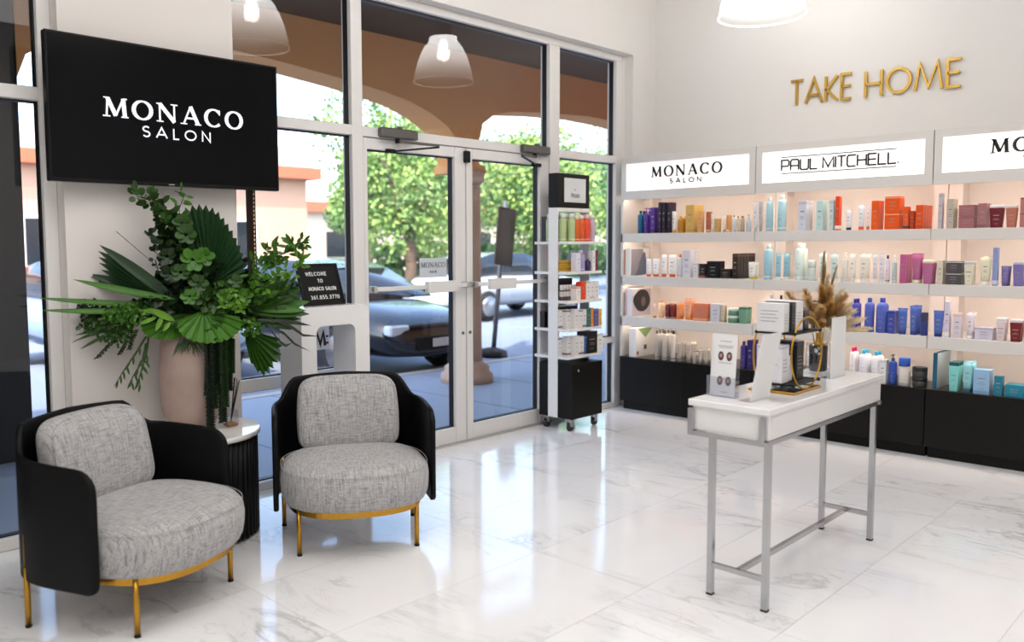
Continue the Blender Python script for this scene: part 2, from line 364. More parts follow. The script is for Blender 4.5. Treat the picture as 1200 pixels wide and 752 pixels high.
def closer(y, s, label):
    t = thing('door_closer', label, 'door closer', (0, y, 2.225))
    b = MB().box(.0, .055, -.17, .15, -.03, .035, c=.008).build('closer_body', M_grey, t)
    MB().lathe([(.018, .035), (.018, .05), (.012, .052)], .03, 0, 12).build('spindle_cap', M_grey, t)
    MB().lathe([(.016, -.06), (.016, -.03)], .03, -.02, 12).build('spindle', M_black, t)
    MB().bar((.035, -.02, -.052), (.12, .28 * s, -.062), .014).build('arm', M_grey, t)
    MB().bar((.12, .28 * s, -.072), (.02, -.03 * s - .02, -.115), .012).box(.0, .03, -.06 * s - .045 if s > 0 else -.03, -.06 * s + .02 if s > 0 else .06, -.128, -.102).build('forearm', M_black, t)
closer(-3.17, 1, 'grey hydraulic door closer above the left glass door')
closer(-1.74, -1, 'grey hydraulic door closer above the right glass door')
stk = MB().box(-.05, -.049, -2.93, -2.665, 1.245, 1.385).build('window_sticker', mat('sticker_film', 'cdd2d8', .5), label='pale salon name sticker on the left door glass', category='sticker')
put_text('MONACO', .036, .0038, M_ink, (-.048, -2.80, 1.318), R(90), stk, font=serif, gap=.12, depth=.0008, width=.235)
put_text('HAIR', .016, .003, M_ink, (-.048, -2.80, 1.278), R(90), stk, gap=.6, depth=.0008)

# ---------------------------------------------------------------- television
tv = thing('television', 'large black wall television showing the salon name in white', 'television', (.2, -4.862, 2.146))
MB().box(-.045, 0, -.63, .628, -.352, .352, c=.004).build('bezel', M_black, tv)
MB().add([(.001, -.618, -.334), (.001, .616, -.334), (.001, .616, .341), (.001, -.618, .341)], [(0, 1, 2, 3)]).build('screen', mat('screen_glass', '050507', .15, var=.2, scale=1.5, spec=.22), tv)
MB().box(-.13, -.045, -.2, .2, -.15, .15).build('wall_bracket', M_black, tv)
MB().box(0, .003, -.04, -.01, -.3475, -.3425).build('badge', mat('badge_grey', 'b0b0b0', .4), tv)
M_scr = mat('screen_letter', 'dcdce4', .5, emis=.75)
put_text('MONACO', .093, .0155, M_scr, (.002, .015, -.024), R(90), tv, font=serif, gap=.22, depth=.0006, width=.765)
put_text('SALON', .052, .0075, M_scr, (.002, .015, -.108), R(90), tv, gap=.5, depth=.0006, width=.375)
slot = MB().box(.02, .05, -.025, .02, 0, .9)
up = slot.build('slotted_upright', mat('dark_bronze', '2a1c14', .4, .6), loc=(0.02, -4.335, 1.2), label='slim dark slotted metal upright below the television corner', category='upright')
sl = MB()
for i in range(36): sl.box(.0505, .052, .004, .012, .02 + i * .024, .034 + i * .024)
sl.build('slot', mat('slot_pale', 'd8b898', .5), up, kind='stuff')

# ---------------------------------------------------------------- take home letters on the back wall
sg = thing('wall_sign', 'gold raised TAKE HOME letters on the white back wall', 'sign', (1.98, -.142, 2.57))
def letters(txt, x0, x1, h, wgt, z):
    x = 0; pos = []
    for ch in txt: w = sans(ch)[0]; pos.append((ch, x, w)); x += w + .16
    x -= .16; k = (x1 - x0) / x
    for ch, a, w in pos:
        o = text_mb(ch, h, wgt, width=w * k, depth=.02).build('letter', M_goldpaint, sg); o.location = (x0 + (a + w / 2) * k - 1.98, -.006, z)
letters('TAKE', 1.376, 1.845, .19, .0195, 0.016); letters('HOME', 1.946, 2.595, .19, .0195, 0.008)

# ---------------------------------------------------------------- pendants
def lampshade():
    """ribbed frosted acrylic dome: bulb glow put into the material as emission, strongest towards the top"""
    m = bpy.data.materials.new('frosted_acrylic'); m.use_nodes = True; N = m.node_tree.nodes; L = m.node_tree.links; N.remove(N['Principled BSDF'])
    tr = N.new('ShaderNodeBsdfTransparent'); tl = N.new('ShaderNodeBsdfTranslucent'); tl.inputs[0].default_value = (1, .98, .96, 1)
    em = N.new('ShaderNodeEmission'); em.inputs[0].default_value = (1, .985, .965, 1)
    tc = N.new('ShaderNodeTexCoord'); sp = N.new('ShaderNodeSeparateXYZ'); L.new(tc.outputs['Object'], sp.inputs[0])
    mr = N.new('ShaderNodeMapRange'); mr.interpolation_type = 'SMOOTHSTEP'; mr.inputs['From Min'].default_value = .02; mr.inputs['From Max'].default_value = .34; mr.inputs['To Min'].default_value = .3; mr.inputs['To Max'].default_value = 12.0
    L.new(sp.outputs['Z'], mr.inputs['Value']); L.new(mr.outputs[0], em.inputs['Strength'])
    ad = N.new('ShaderNodeAddShader'); L.new(tl.outputs[0], ad.inputs[0]); L.new(em.outputs[0], ad.inputs[1])
    b = N.new('ShaderNodeMixShader'); b.inputs[0].default_value = .55
    L.new(tr.outputs[0], b.inputs[1]); L.new(ad.outputs[0], b.inputs[2]); L.new(b.outputs[0], N['Material Output'].inputs['Surface']); return m
M_shade = lampshade()
def pendant(x, y, label):
    t = thing('pendant_lamp', label, 'lamp', (x, y, 3.08))
    prof = [(.295, 0), (.292, .02), (.28, .09), (.262, .16), (.235, .24), (.195, .32), (.15, .38), (.115, .41)]
    MB().lathe(prof, n=48, cap=(False, False)).build('lamp_shade', M_shade, t)
    MB().tube([(.295 * math.cos(a * math.pi / 24), .295 * math.sin(a * math.pi / 24), 0) for a in range(48)], .005, 6, closed=True).build('rim', mat('rim_acrylic', 'f6f2ee', .3, emis=2.0), t)
    MB().lathe([(.115, .40), (.14, .405), (.14, .425), (.11, .43)], n=32, cap=(False, False)).build('collar', M_shade, t)
    MB().lathe([(.10, .43), (.08, .44), (.08, .62), (.05, .64), (.01, .645)], n=24).build('lamp_housing', mat('housing_grey', 'b5b5b5', .4, .6), t)
    MB().lathe([(.01, .2), (.05, .215), (.065, .26), (.05, .33), (.03, .40)], n=16).build('bulb', mat('lamp_glow', 'fffaf4', .5, emis=34), t)
    MB().tube([(0, 0, .64), (0, 0, 1.22)], .006, 6).build('cord', M_white, t)
pendant(1.58, -1.12, 'domed clear pendant lamp over the right product wall')
pendant(1.58, -3.25, 'domed clear pendant lamp above the entrance, mirrored in the window')
# ---------------------------------------------------------------- outside: arcade, pavement, street, cars, trees
M_tan = mat('tan_stucco', 'e6a668', .85, var=.05, scale=3, bump=.1)
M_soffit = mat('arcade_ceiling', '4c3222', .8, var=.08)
M_pier = mat('dark_pier', '2b2826', .5, var=.1)  # one dark colour over the whole left arcade pier
MB().box(-2.9, -.1, -16, 10, -.3, -.03).build('floor', mat('blue_grey_paving', '8f98a6', .6, var=.06, scale=2), kind='structure').name = 'pavement'
MB().box(-70, -2.9, -60, 60, -.4, -.17).build('street', mat('asphalt', '737d8c', .8, var=.08, scale=1), kind='structure')
MB().box(-3.05, -2.9, -16, 10, -.3, -.025).build('kerb', mat('kerb_concrete', 'a9a8a6', .8), kind='structure')
pj = MB()
for k in range(-12, 8): pj.box(-2.9, -.1, k * 1.2, k * 1.2 + .012, -.031, -.0285)
pj.build('paving_joint', mat('paving_joint', '6c7480', .8), kind='structure')
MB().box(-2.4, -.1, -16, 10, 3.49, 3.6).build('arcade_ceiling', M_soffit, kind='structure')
MB().box(-2.5, 8.2, -16, 10, 4.45, 4.6).build('roof', M_soffit, kind='structure')
MB().box(-.3, -.1, -16, -9.7, -.3, 3.5).box(-.3, -.1, .06, 10, -.3, 3.5).build('facade', M_tan, kind='structure')
XA, XB = -1.95, -2.35
A1 = [(-4.96, 2.3), (-4.95, 2.655), (-4.887, 2.82), (-4.72, 2.93), (-4.3, 3.03), (-3.8, 3.09), (-3.276, 3.101), (-2.722, 3.063), (-2.043, 3.0), (-1.664, 2.955), (-1.337, 2.9), (-1.051, 2.815), (-.812, 2.70), (-.66, 2.56), (-.56, 2.3)]
A2 = [(-.345, 2.3), (-.341, 2.62), (-.287, 2.779), (-.097, 2.899), (.183, 2.956), (.779, 3.008), (1.6, 3.05), (2.4, 3.03), (3.1, 2.95), (3.6, 2.8), (3.8, 2.6), (3.82, 2.3)]
m = MB()
def arch(A):
    for a, b in zip(A, A[1:]):
        vs = [(x, y, z) for x in (XA, XB) for y, z in (a, b, (b[0], 3.5), (a[0], 3.5))]
        m.add(vs, [(0, 1, 2, 3), (7, 6, 5, 4), (0, 4, 5, 1)])
arch(A1); arch(A2)
m.box(XB, XA, -.56, -.345, 2.3, 3.5).box(XB, XA, 3.82, 10, 2.3, 3.5).box(XB - .05, XA + .05, -.60, -.30, 2.25, 2.33)
m.build('arcade_wall', M_tan, kind='structure')
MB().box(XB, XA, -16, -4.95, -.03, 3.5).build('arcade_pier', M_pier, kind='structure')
M_col = mat('stone_column', 'b89c88', .8, var=.08, bump=.1)
c = thing('stone_column', 'round stone arcade column standing outside the glass doors', 'column', (-2.1, -.40, -.03))
MB().lathe([(.17, .22), (.165, .4), (.155, 2.1), (.15, 2.18)], n=28).build('shaft', M_col, c)
MB().lathe([(.29, 0), (.29, .09), (.25, .12), (.25, .17), (.19, .21), (.17, .24)], n=28).build('column_base', M_col, c)
MB().lathe([(.155, 2.15), (.2, 2.2), (.2, 2.26), (.23, 2.3)], n=28).build('capital', M_col, c)
c = thing('stone_column', 'round stone arcade column furthest right, mostly behind the shelving', 'column', (-2.1, 4.1, -.03))
MB().lathe([(.17, .22), (.165, .4), (.155, 2.1), (.15, 2.3)], n=28).build('shaft', M_col, c)
MB().lathe([(.29, 0), (.29, .09), (.25, .12), (.25, .17), (.19, .21), (.17, .24)], n=28).build('column_base', M_col, c)

M_tyre = mat('tyre', '141414', .8); M_win = mat('car_window', '20262e', .06, spec=.8); M_rim = mat('alloy_rim', 'a0a0a4', .3, .9)
def car(label, x, y, rz, paint, scale=1., h=1.45):
    """nose points local +x"""
    t = thing('car', label, 'car', (x, y, -.17), rz); M_p = mat('car_paint_' + paint, paint, .22, .2, coat=1.0)
    W = .92
    def sec(xx, zb, zt, wb, wt, zm):
        return [(xx, -wb, zb), (xx, -W * wt, zm), (xx, -W * wt * .93, zt), (xx, 0, zt + .02), (xx, W * wt * .93, zt), (xx, W * wt, zm), (xx, wb, zb)]
    S = [(-2.3, .35, .85, .6, .82, .6), (-2.2, .25, 1.0, .8, .95, .65), (-1.5, .22, 1.03, .86, 1., .7), (-.5, .22, 1.0, .88, 1., .7), (.7, .22, .98, .88, 1., .7), (1.4, .22, .93, .86, 1., .65), (2.0, .22, .84, .8, .95, .6), (2.25, .28, .7, .66, .84, .52), (2.32, .36, .6, .5, .7, .48)]
    MB().loft([sec(*a) for a in S]).build('car_body', M_p, t, subd=1)
    cab = [(-2.0, .98, .7, .02), (-1.5, h - .12, .62, .1), (-.9, h, .6, .1), (.1, h - .01, .6, .1), (.55, h - .12, .62, .1), (1.25, .97, .72, .02)]
    cb = MB().loft([[(a, -w - .12, .95), (a, -w, z), (a, w, z), (a, w + .12, .95)] for a, z, w, _ in cab]).build('cabin_glass', M_win, t)
    MB().loft([[(a, -w + .02, z + .006), (a, 0, z + .025), (a, w - .02, z + .006)] for a, z, w, _ in cab[1:5]], closed=False, cap=(False, False)).build('car_roof', M_p, t)
    for a in (-1.4, 1.4):
        for s in (-1, 1):
            w = MB().lathe([(.1, -.1), (.31, -.1), (.33, -.06), (.33, .06), (.31, .1), (.1, .1)], n=24).build('wheel', M_tyre, t, (a, s * .82, .33)); w.rotation_euler = (R(90), 0, 0)
            MB().lathe([(.01, -.105), (.2, -.105), (.22, .105), (.01, .105)], n=20).build('wheel_rim', M_rim, w)
    for s in (-1, 1): MB().box(2.12, 2.27, s * .62 - .15, s * .62 + .15, .58, .7, c=.02).build('headlamp', mat('lamp_glass', 'd8e0ea', .1), t)
    MB().box(2.2, 2.33, -.4, .4, .38, .55, c=.01).build('grille', M_tyre, t)
    MB().box(2.33, 2.345, -.16, .16, .42, .52).build('number_plate', mat('plate', 'dcdcdc', .4), t)
    for s in (-1, 1): MB().box(.85, .97, s * .98 - .09, s * .98 + .09, .95, 1.07, c=.02).build('wing_mirror', M_p, t)
car('dark parked car nose on to the glass doors', -5.35, .1, 0, '0e1218')
car('pale blue parked car left of the dark one', -7.0, -2.3, R(4), '7f98b8')
car('silver car parked further along the street to the right', -8.8, 7.5, R(90), 'b4bcc4')
car('white car parked far across the street', -16, 3, R(90), 'd8dce0')
sp = thing('parking_sign', 'dark sign panel on a leaning pole beyond the glass doors', 'sign', (-4.0, 2.05, -.17)); sp.rotation_euler = (R(-7), 0, 0)
MB().tube([(0, 0, 0), (0, 0, 2.3)], .035, 8).build('pole', mat('galvanised_pole', '6c6c70', .5, .5), sp)
MB().box(.04, .06, -.19, .19, 1.35, 2.2).build('sign_panel', mat('sign_back', '2a2422', .6), sp)
MB().lathe([(.22, 0), (.2, .1), (.05, .14)], n=20).build('pole_base', mat('rubber_base', '202224', .7), sp)

M_leafs = [mat('tree_leaf_%d' % k, c, .6, var=.3, scale=1.5) for k, c in enumerate(('5e8240', '86a050', '456a3a'))]
M_bark = mat('bark', '5a4a3c', .9)
def tree(label, x, y, h, r, k, n=13000, trunk=1.8):
    t = thing('tree', label, 'tree', (x, y, -.2), group='trees across the street'); rn = random.Random(int(x * 7 + y * 13))
    tk = MB().tube([(0, 0, 0), (.1, 0, trunk * .6), (-.05, .1, trunk + .5), (.1, 0, h * .7)], [.22, .16, .13, .05], 8)
    for i in range(5): a = i * 1.26; tk.tube([(0, 0, trunk), (math.cos(a) * r * .4, math.sin(a) * r * .4, h * .6), (math.cos(a) * r * .7, math.sin(a) * r * .7, h * .75)], [.09, .05, .02], 6)
    tk.build('trunk', M_bark, t)
    blobs = [(rn.uniform(-.6, .6) * r, rn.uniform(-.6, .6) * r, rn.uniform(trunk + .5, h - r * .35), rn.uniform(.4, .6) * r) for _ in range(11)]
    mb = MB()
    for i in range(n):
        bx, by, bz, br = rn.choice(blobs); d = Vector((rn.gauss(0, 1), rn.gauss(0, 1), rn.gauss(0, 1))).normalized() * br * rn.uniform(.55, 1.05); c = Vector((bx, by, bz)) + d
        u = Vector((rn.gauss(0, 1), rn.gauss(0, 1), rn.gauss(0, 1))).normalized(); v = u.orthogonal().normalized(); s = rn.uniform(.045, .09)
        mb.add([c - u * s, c + v * s * .6, c + u * s, c - v * s * .6], [(0, 1, 2, 3)], mi=0 if rn.random() < .6 else 1)
    mb.build('foliage', [M_leafs[k], M_leafs[(k + 1) % 3]], t, kind='stuff')
tree('broad light green tree across the street, left of the door view', -13, 8.3, 5.6, 2.3, 0)
tree('yellow green tree across the street, behind the leaning sign', -12.5, 13.3, 5.2, 2.3, 1)
tree('darker green tree across the street, furthest right', -12.5, 18.6, 5.8, 2.6, 2)
tree('tall tree filling the middle distance behind the dark car', -20, 17, 7.0, 2.8, 1)
tree('green tree rising behind the yellow green tree', -20.5, 24, 7.5, 3.0, 0)
tree('loose tree right beyond the arcade, above the far car', -18, 31, 7, 3.0, 2)
tree('small round tree near the pink building', -20, 12.3, 5, 1.3, 2)
hd = MB(); rn = random.Random(3)
for i in range(6000):
    c = Vector((-22 + rn.uniform(-.7, .7), rn.uniform(14, 46), rn.uniform(-.2, 1.5))); u = Vector((rn.gauss(0, 1), rn.gauss(0, 1), rn.gauss(0, 1))).normalized(); v = u.orthogonal().normalized(); s = .18
    hd.add([c - u * s, c + v * s * .6, c + u * s, c - v * s * .6], [(0, 1, 2, 3)])
hd.build('hedge', M_leafs[2], label='long low hedge along the far side of the street', category='hedge', kind='stuff')
M_pink = mat('pink_stucco', 'cda48c', .9, var=.04, scale=.5); M_roof = mat('terracotta_roof', 'b8684c', .8, var=.15, scale=6)
b = thing('building', 'pink stucco building with terracotta roof edge across the street', 'building', (-24, -6, -.2))
MB().box(-8, 0, -14, 18.5, 0, 4.3).build('wall', M_pink, b)
rf = MB().box(-8.4, .5, -14.4, 18.9, 4.3, 4.75).build('roof', M_roof, b)
MB().box(-8.2, .2, -14.2, 18.7, 4.75, 5.5).build('parapet', mat('pale_parapet', 'e6d6cc', .9), rf)
for k in range(9):
    w_ = MB().box(.0, .06, -12.6 + k * 3.4, -11 + k * 3.4, 1.0, 2.7).build('window', mat('window_surround', 'e8e0d8', .8), b); MB().box(.06, .08, -12.5 + k * 3.4, -11.1 + k * 3.4, 1.1, 2.6).build('pane', M_win, w_)
b = thing('building', 'low cream building far along the street behind the trees', 'building', (-36, 20, -.2))
MB().box(-6, 0, -12, 30, 0, 3.6).build('wall', mat('cream_stucco', 'd9c6b0', .9), b); MB().box(-6.3, .4, -12.4, 30.4, 3.6, 4.2).build('roof', M_roof, b)
for k in range(6): MB().box(.0, .06, -10 + k * 6, -8 + k * 6, 1.0, 2.5).build('window', M_win, b)
# ---------------------------------------------------------------- product wall: three bays
SHELF = {'A': 1.568, 'B': 1.194, 'C': .838, 'D': .478}
M_led = mat('led_strip', 'ffeee0', .5, emis=24)
M_lightbox = mat('lit_sign_face', 'fff9f5', .5, emis=.64)
BX = [(.09, 1.335), (1.335, 2.585), (2.585, 3.835)]
BAY = ['left', 'middle', 'right']
for k, (x0, x1) in enumerate(BX):
    b = thing('display_shelf', 'pale grey wall shelving bay with black base, ' + ['left bay under the left sign', 'middle bay under the squared lettering sign', 'right bay cut by the photo edge'][k], 'shelving', (x0, -.14, 0), group='shelving bays along the back wall')
    w = x1 - x0; g = .003
    MB().box(g, w - g, -.02, -.004, .48, 2.2).build('back_panel', M_peach, b)
    for xa in (g, w - .09): MB().box(xa, xa + .087, -.16, -.02, .48, 1.905).build('upright', M_peach, b)
    if k == 0: MB().box(g, .02, -.52, -.16, .48, 1.865).build('side_panel', M_unit, b)
    base = MB().box(g, w - g, -.52, -.004, .08, .474, c=.002).build('base_cabinet', M_ebony, b)
    MB().box(g + .01, w - g, -.47, -.01, 0, .08).build('plinth', M_ebony, base)
    MB().box(.0, w, -.525, -.002, .474, .478).build('cabinet_top', mat('wenge_top', '2a221e', .3, var=.1), base)
    MB().box(w / 2 - .0015, w / 2 + .0015, -.5215, -.51, .09, .47).build('door_gap', M_gasket, base)
    for s, th in (('A', .075), ('B', .077), ('C', .084)):
        z = SHELF[s]
        sh = MB().box(g, w - g, -.50, -.16, z - .02, z).box(g, w - g, -.52, -.50, z - th, z, c=.002).box(.09, w - .09, -.16, -.02, z - .02, z).build('shelf', M_unit, b)
        MB().box(.05, w - .05, -.49, -.475, z - .03, z - .021).build('light_strip', M_led, sh)
    # sign box
    sb = MB().box(g, w - g, -.52, -.50, 1.862, 1.938).box(g, w - g, -.52, -.50, 2.175, 2.226).box(g, .05, -.52, -.50, 1.938, 2.175).box(w - .055, w - g, -.52, -.50, 1.938, 2.175).box(g, w - g, -.50, -.02, 2.206, 2.226).box(g, w - g, -.50, -.02, 1.905, 1.918).box(g, .02, -.50, -.02, 1.918, 2.206).box(w - .02, w - g, -.50, -.02, 1.918, 2.206).build('sign_box', M_unit, b)
    MB().box(.051, w - .056, -.512, -.505, 1.939, 2.174).build('sign_face', M_lightbox, sb)
    MB().box(.05, w - .05, -.49, -.475, 1.893, 1.904).build('light_strip', M_led, sb)
    if k == 1:
        put_text('PAUL MITCHELL.', .078, .0115, M_ink, (w / 2 - .01, -.5125, 2.024), 0, sb, font=square, gap=.16, depth=.002, width=.83)
        MB().box(w / 2 - .425, w / 2 + .39, -.514, -.5125, 2.121, 2.127).build('rule_line', M_ink, sb)
        MB().box(w / 2 - .425, w / 2 + .39, -.514, -.5125, 1.999, 2.005).build('rule_line', M_ink, sb)
    else:
        cx = .63 if k == 0 else .655
        put_text('MONACO', .088, .0155, M_ink, (cx, -.5125, 2.045), 0, sb, font=serif, gap=.24, depth=.002, width=.655)
        put_text('SALON', .038, .008, M_ink, (cx, -.5125, 1.985), 0, sb, gap=.55, depth=.002, width=.29)

